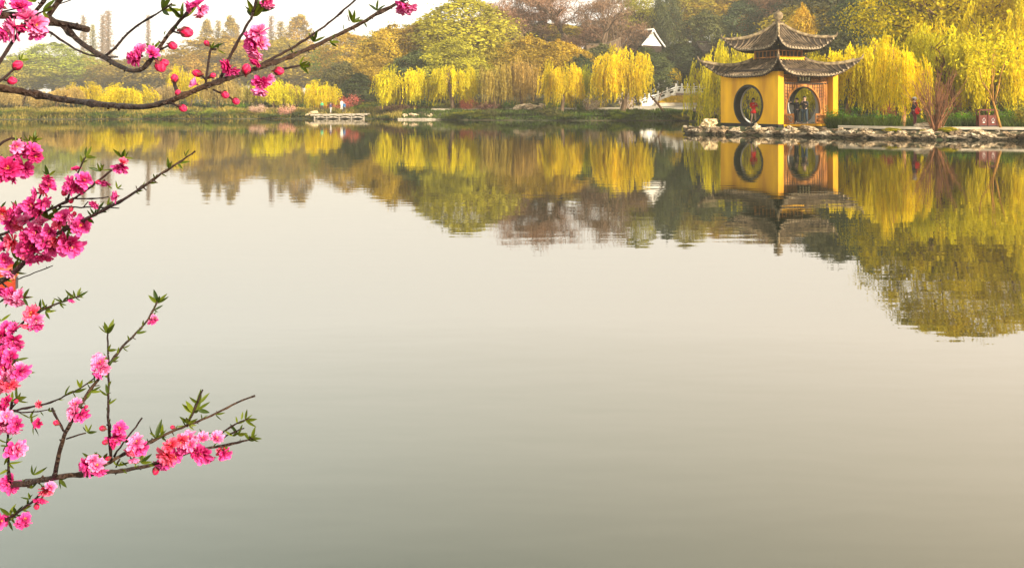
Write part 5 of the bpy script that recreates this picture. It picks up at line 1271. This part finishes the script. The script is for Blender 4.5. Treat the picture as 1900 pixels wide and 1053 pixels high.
def branch(root, main, twigs, flowers, buds, leaves, along=()):
    """one limb of the tree: wood mesh + blossom, bud and leaf children"""
    m = MB()
    for (pts, r0, r1) in main: twig(m, pts, r0, r1, root=TR[root] if pts[0][0] < -30 else None)
    b = m.build('branch', M['pbark'], tree); child_off(b)
    if twigs:
        for (pts, r0, r1) in twigs: m = MB(); twig(m, pts, r0, r1); m.build('twig', M['ptwig'], b)
    Vs, Fs, Ts = [], [], []
    for (px, py, ang, size, n) in leaves: leafcluster(Vs, Fs, Ts, px, py, ang, size, n)
    for pts, ang0, size, step in along:     # small leaf pairs along a shoot
        d = densify(pts, step)
        for i, (x, y) in enumerate(d[1:]):
            x0, y0 = d[i]; a = math.degrees(math.atan2(-(y - y0), x - x0)); sd_ = 1 if i % 2 else -1
            leafcluster(Vs, Fs, Ts, x, y, a + sd_ * prg.uniform(25, 60), size * prg.uniform(.7, 1.15), prg.choice((1, 2, 2)), spread=.35)
    if Vs: 
        lv = mesh_from('leaves', Vs, Fs, Ts, [0] * len(Fs), [M['pleaf']]); link('leaves', lv, b)
    for (px, py, dia, tone, az, el, op) in flowers:
        p = pp(px, py, -.012 + prg.uniform(-.02, .01)); s = dia * .90 * p[1] / F; a, e = math.radians(az), math.radians(el)
        d = Vector((math.cos(a) * math.cos(e), -math.sin(e), math.sin(a) * math.cos(e))) ; q = d.to_track_quat('Z', 'Y')
        o = link('blossom', BL[tone][op], b); o.location = p - d * s * .12; o.rotation_mode = 'QUATERNION'; o.rotation_quaternion = q @ Quaternion((0, 0, 1), prg.uniform(0, 6.28)); o.scale = (s, s, s)
    m = MB()
    for (px, py, dia, az) in buds:
        p = pp(px, py, -.01); s = dia * p[1] / F; a = math.radians(az); d = Vector((math.cos(a), prg.uniform(-.35, .1), math.sin(a))).normalized()
        o = link('bud', BU[prg.randrange(2)], b); o.location = p - d * s * .40; o.rotation_mode = 'QUATERNION'; o.rotation_quaternion = d.to_track_quat('Z', 'Y'); o.scale = (s * .86,) * 3
    return b
def fl(*L): # (x, y, dia, tone[, az, el, open])
    out = []
    for t in L:
        x, y, dd, tone = t[:4]; az = t[4] if len(t) > 4 else prg.uniform(0, 360); el = t[5] if len(t) > 5 else prg.uniform(25, 80); op = t[6] if len(t) > 6 else prg.choice((0, 0, 1)); out.append((x, y, dd, tone, az, el, op))
    return out
# A: long lower bough of the top group
branch('hi', [([(-60, 158), (0, 163), (60, 174), (130, 187), (200, 195), (265, 199), (310, 190), (340, 177), (380, 160), (440, 140), (480, 126), (520, 112), (570, 92), (620, 68), (670, 44), (705, 22), (745, 4), (790, -25)], 6.8, 2.8)],
  [([(480, 123), (530, 96), (575, 69), (602, 49), (640, 18), (668, -8)], 2.6, 1.7), ([(409, 146), (424, 110), (436, 88), (446, 68), (466, 36), (473, 14), (480, -20)], 3.0, 2.2), ([(381, 157), (386, 125), (389, 97), (392, 90)], 2.5, 2.2), ([(522, 128), (545, 124), (562, 120), (575, 119)], 2.6, 1.8),
   ([(335, 181), (327, 168), (322, 150)], 3.2, 3.4), ([(312, 190), (330, 196), (340, 200)], 2.2, 2), ([(395, 166), (412, 174), (436, 187)], 1.9, 1.6), ([(393, 92), (402, 92)], 2, 2), ([(381, 148), (374, 140)], 2, 2), ([(383, 146), (395, 140)], 2, 3), ([(648, 40), (645, 28)], 1, .8)],
  fl((478, 58, 46, 1, 100, 40, 0), (468, 78, 50, 0, 200, 45, 0), (485, 80, 38, 1, 20, 35, 1), (473, 98, 40, 1, 250, 30, 1), (484, 152, 40, 0, 280, 40, 0), (482, 168, 40, 1, 265, 15, 1), (498, 147, 32, 1, 330, 30, 1), (422, 124, 40, 2, 200, 30, 0), (430, 132, 34, 0, 300, 20, 1), (362, 155, 30, 1, 150, 25, 2), (474, 113, 32, 2, 240, 20, 1), (495, 2, 32, 0, 320, 20, 0), (500, 10, 24, 1, 280, 20, 1), (752, 12, 42, 0, 240, 20, 1), (762, 14, 34, 1, 300, 20, 1), (745, 20, 30, 1, 250, 10, 1)),
  [(457, 128, 23, 80), (518, 132, 21, 0), (365, 136, 19, 170), (383, 80, 13, 130), (324, 145, 18, 95), (330, 172, 14, 70), (340, 201, 18, 330), (418, 176, 18, 330), (438, 188, 17, 330), (395, 140, 13, 30)],
  [(393, 90, 75, 26, 3), (404, 92, 20, 16, 2), (474, 30, 95, 46, 5), (480, 20, 60, 34, 3), (582, 78, 70, 28, 4), (545, 100, 70, 18, 2), (556, 121, 10, 26, 4), (565, 124, -10, 22, 3), (655, 42, 60, 28, 4), (638, 55, 45, 18, 2), (612, 78, 10, 26, 3), (676, 42, -5, 18, 2), (700, 20, 80, 26, 3), (745, 4, 30, 22, 3)])
# B: upper left bough with the cut stub
branch('hi', [([(-60, 26), (0, 28), (45, 30), (84, 37), (112, 44), (140, 49), (163, 55)], 7.5, 6.2), ([(112, 44), (130, 61), (150, 80), (175, 97), (195, 107), (215, 120), (240, 131), (258, 135), (270, 128), (283, 106), (300, 82), (320, 55), (340, 32), (362, 6), (375, -16)], 5.6, 2.4), ([(84, 38), (96, 18), (108, 5), (122, -20)], 5.2, 4.4)],
  [([(77, 51), (95, 62), (118, 77), (140, 92), (165, 104), (192, 106), (218, 106)], 2.2, 1.6), ([(195, 105), (215, 89), (227, 74), (235, 59), (257, 48), (279, 32), (300, 20), (318, 8)], 2.6, 1.4), ([(-20, 150), (0, 114), (12, 96), (24, 74), (38, 56), (58, 32), (75, 10), (92, -14)], 3.4, 3.2), ([(-30, 28), (0, 23), (22, 17), (43, 14)], 1.5, 1.4), ([(60, 32), (90, 14), (112, 6), (133, 0)], 1.6, 1.0), ([(-20, 158), (6, 148), (20, 134), (30, 126)], 2.6, 2.0), ([(8, 149), (18, 150)], 2, 2),
   ([(283, 106), (300, 118)], 2, 2), ([(292, 94), (312, 86)], 1.8, 1.8), ([(318, 58), (332, 62)], 1.8, 1.8)],
  fl((22, 52, 54, 1, 200, 50, 0), (8, 62, 44, 0, 220, 30, 1), (48, 30, 48, 1, 90, 30, 1), (66, 46, 52, 1, 350, 35, 1), (68, 60, 40, 0, 310, 25, 1), (36, 10, 44, 0, 60, 40, 1), (2, 12, 44, 0, 150, 50, 1), (40, 50, 36, 2, 270, 10, 0), (257, 103, 40, 0, 170, 45, 0), (260, 92, 36, 1, 100, 40, 1), (247, 110, 36, 0, 220, 40, 0), (282, 98, 32, 0, 40, 30, 1), (364, 8, 36, 0, 120, 20, 0), (374, 18, 32, 1, 330, 25, 1), (352, 12, 30, 0, 200, 20, 1), (368, 28, 22, 3, 270, 10, 1)),
  [(347, 60, 27, 350), (298, 124, 26, 310), (305, 117, 20, 10), (321, 85, 20, 340), (33, 121, 23, 40), (23, 150, 20, 0)],
  [(50, 36, 105, 22, 2), (65, 4, 100, 34, 4), (80, 22, 10, 38, 3), (60, 38, 30, 34, 2), (285, 90, 105, 24, 3), (281, 88, 150, 18, 1), (302, 20, 25, 40, 4), (338, 34, 95, 40, 4), (318, 10, -60, 22, 2), (330, 55, 60, 16, 2), (38, 112, 70, 20, 3), (12, 10, 130, 16, 1), (305, 65, 100, 14, 1)])
# C: middle cluster
branch('mid', [([(-60, 448), (0, 438), (40, 417), (85, 391), (140, 368), (162, 352), (186, 332), (212, 312), (236, 297)], 3.2, 1.6), ([(-60, 522), (0, 525), (20, 512), (36, 496), (50, 480), (75, 455), (105, 434), (135, 416), (165, 405), (190, 390), (222, 374), (246, 360), (275, 340), (300, 322), (332, 301), (363, 280)], 5.4, 1.5)],
  [([(140, 368), (170, 369), (200, 366)], 1.5, 1.1), ([(110, 383), (150, 385), (190, 384), (221, 386)], 1.5, 1.0), ([(34, 517), (65, 506), (97, 493)], 1.2, .8), ([(0, 520), (22, 540), (40, 556), (56, 551)], 2, 1.3), ([(-40, 290), (0, 270), (20, 250), (40, 262)], 3, 2), ([(-20, 285), (15, 300), (45, 270), (68, 262)], 2.4, 1.6),
   ([(60, 404), (72, 370), (84, 345), (90, 325)], 2, 1.3), ([(124, 372), (136, 348), (148, 310), (160, 290)], 1.9, 1.2), ([(0, 440), (30, 460), (40, 470), (60, 475)], 2.5, 2), ([(155, 385), (163, 374)], 1.3, 1)],
  fl((15, 312, 50, 2), (42, 312, 50, 0, 300, 60, 0), (40, 282, 44, 0, 90, 45, 0), (30, 272, 34, 1), (62, 278, 34, 0, 30, 30, 1), (66, 290, 30, 2, 330, 40, 1), (8, 325, 34, 2), (24, 330, 30, 0), (130, 344, 42, 0, 180, 50, 0), (146, 346, 40, 2, 270, 60, 0), (155, 334, 38, 0, 30, 40, 0), (141, 314, 20, 2, 90, 20, 1), (193, 338, 26, 0, 270, 25, 1), (224, 310, 36, 0, 280, 40, 1), (228, 300, 22, 3, 60, 20, 1), (215, 364, 28, 0, 180, 45, 1), (175, 378, 24, 0, 250, 40, 1),
   (90, 344, 34, 0, 60, 40, 0), (80, 352, 32, 3, 200, 40, 0), (66, 358, 28, 0, 180, 40, 1), (80, 376, 34, 0, 330, 30, 1), (88, 332, 24, 2), (4, 396, 34, 3), (26, 396, 40, 2, 180, 40, 0), (22, 412, 44, 0), (42, 390, 38, 0), (58, 382, 46, 0, 270, 75, 0), (72, 392, 34, 2), (32, 420, 34, 3), (46, 408, 32, 1), (50, 438, 36, 2), (76, 412, 36, 1, 90, 30, 1), (66, 430, 46, 0), (20, 448, 46, 3, 180, 50, 0), (84, 448, 44, 0), (60, 456, 50, 2), (42, 462, 38, 0), (96, 462, 38, 0, 300, 50, 0), (118, 402, 38, 0, 90, 50, 0), (108, 412, 34, 3), (150, 418, 44, 0, 10, 65, 0), (134, 408, 30, 1), (132, 456, 56, 0, 320, 45, 0), (122, 446, 34, 2, 200, 40, 0), (106, 448, 38, 3), (92, 430, 36, 0), (84, 474, 34, 2, 280, 30, 1), (66, 478, 36, 0, 260, 30, 0), (58, 484, 24, 0), (4, 460, 36, 0), (8, 482, 34, 0), (16, 506, 34, 1, 250, 30, 1), (8, 540, 40, 0, 250, 40, 1), (28, 556, 44, 1, 280, 40, 0), (20, 545, 32, 0), (36, 548, 30, 1), (50, 470, 30, 3)),
  [(132, 373, 11, 250), (132, 388, 11, 270), (182, 338, 12, 180), (60, 292, 20, 340), (120, 357, 16, 250), (138, 396, 10, 90)],
  [(32, 266, 95, 24, 3), (62, 262, 60, 22, 5), (54, 262, 110, 18, 3), (90, 326, 85, 24, 3), (160, 292, 45, 22, 4), (152, 302, 80, 18, 4), (186, 318, 95, 26, 3), (192, 316, 60, 16, 2), (226, 292, 80, 24, 4), (233, 292, 40, 18, 3), (218, 350, 45, 18, 4), (208, 350, 130, 14, 1), (30, 384, 80, 26, 3), (2, 385, 100, 20, 2), (88, 405, 60, 34, 4), (100, 395, 45, 30, 4), (120, 425, 60, 30, 4), (124, 432, 10, 28, 3), (170, 400, 110, 16, 1), (180, 392, 65, 22, 3), (24, 500, 20, 26, 2), (30, 480, 40, 30, 3), (44, 553, 10, 22, 3), (36, 545, 70, 20, 1), (18, 550, 200, 26, 3), (180, 386, 20, 12, 2)],
  [([(240, 363), (275, 340), (300, 322), (325, 305), (345, 290)], 0, 20, 13), ([(60, 470), (90, 448), (130, 420), (165, 405), (200, 385)], 0, 22, 13), ([(10, 436), (60, 404), (110, 380)], 0, 22, 14), ([(0, 520), (20, 512), (36, 496)], 0, 22, 9), ([(4, 290), (20, 300), (45, 275), (60, 265)], 0, 20, 10)])
# D: twig with the orange-tinged blossoms
branch('mid', [([(-60, 690), (-10, 655), (14, 628), (34, 605), (52, 590), (78, 574), (110, 562), (132, 553), (148, 549)], 3.6, 1.4)], [([(14, 628), (6, 650), (8, 700)], 2, 1.6), ([(20, 640), (26, 668), (40, 690)], 1.8, 1.2)],
  fl((58, 582, 38, 3), (66, 594, 34, 1, 320, 40, 0), (50, 604, 26, 3, 250, 20, 1), (68, 604, 30, 0, 300, 30, 1), (26, 610, 32, 0, 110, 40, 1), (5, 625, 38, 2), (24, 632, 44, 0, 280, 60, 0), (10, 605, 26, 0), (32, 642, 28, 0, 300, 30, 0), (133, 557, 16, 0, 250, 20, 1), (4, 655, 40, 0), (18, 662, 40, 0, 120, 50, 0), (8, 684, 44, 0), (40, 690, 40, 0, 330, 35, 0), (24, 697, 36, 1), (36, 680, 26, 1, 80, 20, 1), (5, 712, 44, 3), (20, 716, 34, 3, 300, 40, 0), (12, 700, 30, 1)),
  [], [(30, 604, 90, 16, 3), (74, 575, 85, 22, 4), (84, 570, 50, 18, 3), (84, 578, 0, 20, 3), (117, 560, 90, 20, 3), (140, 552, 85, 24, 3), (143, 548, 30, 22, 3), (30, 668, 60, 26, 2), (26, 675, 110, 22, 2), (38, 690, 60, 24, 2), (2, 595, 100, 20, 2)], [([(8, 640), (34, 605), (60, 585), (95, 568), (140, 552)], 0, 20, 12), ([(10, 655), (26, 670), (38, 688)], 0, 22, 9)])
# E: left upright shoot with side twig
branch('lo', [([(-60, 905), (0, 901), (40, 897), (70, 891), (103, 885), (150, 879), (187, 877), (225, 872), (253, 868), (290, 859), (325, 848), (350, 838), (380, 832), (405, 828), (435, 823), (470, 812)], 6.4, 1.5), ([(101, 885), (106, 858), (112, 830), (122, 800), (136, 775), (152, 747), (166, 725), (180, 704), (192, 690), (206, 671), (220, 652), (236, 632), (262, 610), (280, 585), (292, 560)], 4.4, 1.4), ([(187, 868), (204, 856), (222, 845), (262, 827), (300, 808), (346, 789), (403, 766), (430, 750), (449, 742), (473, 734)], 3.4, 1.5)],
  [([(206, 852), (204, 820), (201, 771), (201, 720), (201, 677), (200, 616)], 2.9, 1.5), ([(18, 893), (15, 850), (14, 810), (15, 780), (19, 758), (22, 745)], 2.6, 1.8), ([(20, 762), (60, 754), (95, 748), (120, 733), (146, 722), (168, 707), (190, 690)], 1.9, 1.2), ([(20, 762), (50, 765), (90, 760)], 1.5, 1), ([(96, 756), (108, 780), (119, 800)], 2, 1.6), ([(123, 814), (146, 808), (160, 802)], 1.6, 1.3), ([(212, 846), (228, 820), (246, 800), (263, 775)], 1.8, 1.5), ([(346, 790), (356, 770), (364, 755), (376, 722)], 1.9, 1.4), ([(405, 808), (425, 792), (440, 784), (462, 775)], 1.8, 1.2), ([(412, 812), (435, 800), (453, 794)], 1.6, 1.2), ([(402, 828), (430, 822), (455, 816), (475, 814)], 1.9, 1.2),
   ([(-30, 1000), (0, 972), (14, 962), (40, 946), (66, 925), (82, 908), (98, 890)], 3.2, 2.0), ([(19, 758), (28, 752), (34, 742)], 1.6, 1.2), ([(216, 866), (222, 852)], 1.5, 1.2), ([(105, 786), (109, 783)], 1.3, 1.2), ([(190, 694), (196, 690)], 1.3, 1.2)],
  fl((12, 772, 30, 1), (6, 788, 38, 1), (30, 788, 36, 0), (22, 796, 36, 1, 270, 40, 0), (28, 833, 44, 0, 350, 40, 0), (36, 832, 36, 1, 20, 20, 1), (8, 755, 30, 2), (12, 745, 26, 2), (136, 762, 38, 1, 140, 45, 0), (152, 770, 36, 0, 320, 35, 0), (140, 748, 28, 1, 90, 30, 1), (184, 672, 36, 1, 90, 45, 0), (190, 684, 36, 1, 310, 35, 1), (182, 692, 30, 0, 220, 30, 1), (180, 662, 24, 1, 110, 20, 1), (222, 794, 32, 0, 50, 40, 1), (216, 812, 42, 0, 300, 45, 0), (212, 822, 30, 2, 200, 30, 1), (160, 866, 44, 0, 200, 40, 0), (180, 862, 36, 1, 60, 40, 1), (186, 874, 32, 0, 290, 30, 0), (172, 852, 26, 1, 90, 30, 1), (252, 820, 38, 1, 100, 45, 0), (262, 832, 36, 0, 330, 35, 0), (243, 836, 30, 3, 240, 30, 1), (248, 852, 26, 1, 270, 20, 1), (316, 824, 34, 3, 100, 30, 0), (308, 846, 46, 3, 240, 65, 0), (304, 860, 40, 0, 260, 40, 0), (324, 846, 36, 0), (336, 818, 32, 3), (348, 812, 36, 1, 80, 35, 0), (342, 828, 32, 0), (352, 824, 30, 1), (376, 812, 30, 1, 80, 30, 1), (376, 842, 46, 0, 270, 80, 0), (364, 838, 30, 2), (388, 850, 26, 0, 300, 30, 1), (402, 812, 34, 1, 60, 25, 1), (418, 842, 34, 0, 320, 35, 0), (412, 838, 26, 3), (282, 594, 24, 0, 300, 30, 1), (286, 590, 16, 1), (18, 897, 48, 0, 265, 75, 0), (86, 910, 32, 3, 300, 40, 0), (94, 902, 26, 1, 45, 20, 1), (76, 926, 30, 2, 250, 30, 1), (42, 970, 34, 0, 280, 40, 0), (46, 962, 28, 0, 60, 30, 1), (1, 966, 36, 0, 0, 30, 0), (72, 750, 18, 3), (70, 785, 22, 2)),
  [(289, 873, 17, 260), (104, 784, 13, 150), (190, 794, 14, 170), (195, 820, 13, 170), (200, 850, 12, 200), (240, 840, 15, 250), (68, 939, 13, 300), (160, 754, 9, 20), (320, 792, 10, 160), (410, 838, 13, 240), (191, 875, 12, 280), (30, 744, 10, 60)],
  [(200, 618, 90, 32, 5), (292, 562, 75, 28, 5), (286, 575, 30, 18, 3), (22, 744, 95, 30, 3), (32, 742, 50, 34, 4), (62, 880, 75, 26, 3), (60, 905, 100, 28, 4), (56, 925, 110, 26, 3), (110, 888, -30, 26, 3), (18, 955, 70, 30, 3), (30, 955, 50, 22, 3), (16, 965, -10, 20, 2), (60, 785, 20, 28, 4), (55, 775, 60, 24, 3), (62, 790, -15, 22, 2), (163, 802, 60, 26, 3), (160, 800, 30, 22, 2), (290, 812, 85, 34, 3), (300, 808, 30, 26, 2), (288, 808, 150, 18, 1), (360, 765, 100, 34, 4), (350, 785, 80, 30, 4), (370, 748, 100, 28, 3), (366, 760, 40, 34, 3), (345, 790, 110, 26, 3), (448, 778, 95, 24, 1), (455, 778, 25, 26, 4), (440, 785, 60, 18, 2), (432, 808, 90, 24, 2), (442, 806, 70, 26, 3), (462, 815, 60, 22, 4), (468, 812, 30, 24, 4), (462, 815, 110, 18, 1), (380, 805, 70, 16, 2), (215, 862, 60, 26, 3), (262, 858, 50, 30, 4), (250, 860, 80, 20, 2), (168, 850, 100, 28, 2), (240, 822, 70, 28, 2), (192, 850, 110, 26, 2), (226, 855, -70, 20, 2), (12, 820, 100, 20, 2), (10, 826, 180, 12, 1)],
  [([(140, 770), (160, 740), (175, 715), (200, 682), (225, 645), (255, 618), (276, 592)], 0, 21, 14), ([(203, 800), (201, 750), (201, 700), (200, 650)], 0, 20, 14), ([(95, 748), (120, 733), (150, 720), (175, 702)], 0, 24, 13), ([(60, 930), (75, 915), (92, 896)], 0, 20, 12), ([(60, 762), (90, 762)], 0, 16, 12), ([(15, 760), (14, 810), (16, 870)], 0, 20, 12), ([(225, 843), (300, 808), (350, 787), (400, 768)], 0, 17, 26), ([(10, 966), (40, 946), (62, 928)], 0, 22, 10), ([(200, 876), (250, 868), (300, 856), (350, 838), (440, 822)], 0, 17, 20)])
# lone upper cluster stem on the left margin
# ---------------------------------------------------------------- morning haze
hb = MB(); hb.box((0, 360, 26), (1180, 880, 56)); hm, nt, b = newmat('haze'); N, L = nt.nodes, nt.links; N.remove(b)
pv = N.new('ShaderNodeVolumePrincipled'); pv.inputs['Color'].default_value = (1.0, .95, .86, 1); pv.inputs['Density'].default_value = .00088; pv.inputs['Anisotropy'].default_value = .3
L.new(pv.outputs[0], N['Material Output'].inputs['Volume']); ho = hb.build('haze', hm); tag(ho, kind='stuff', label='thin pale morning haze over the lake', cat='haze')
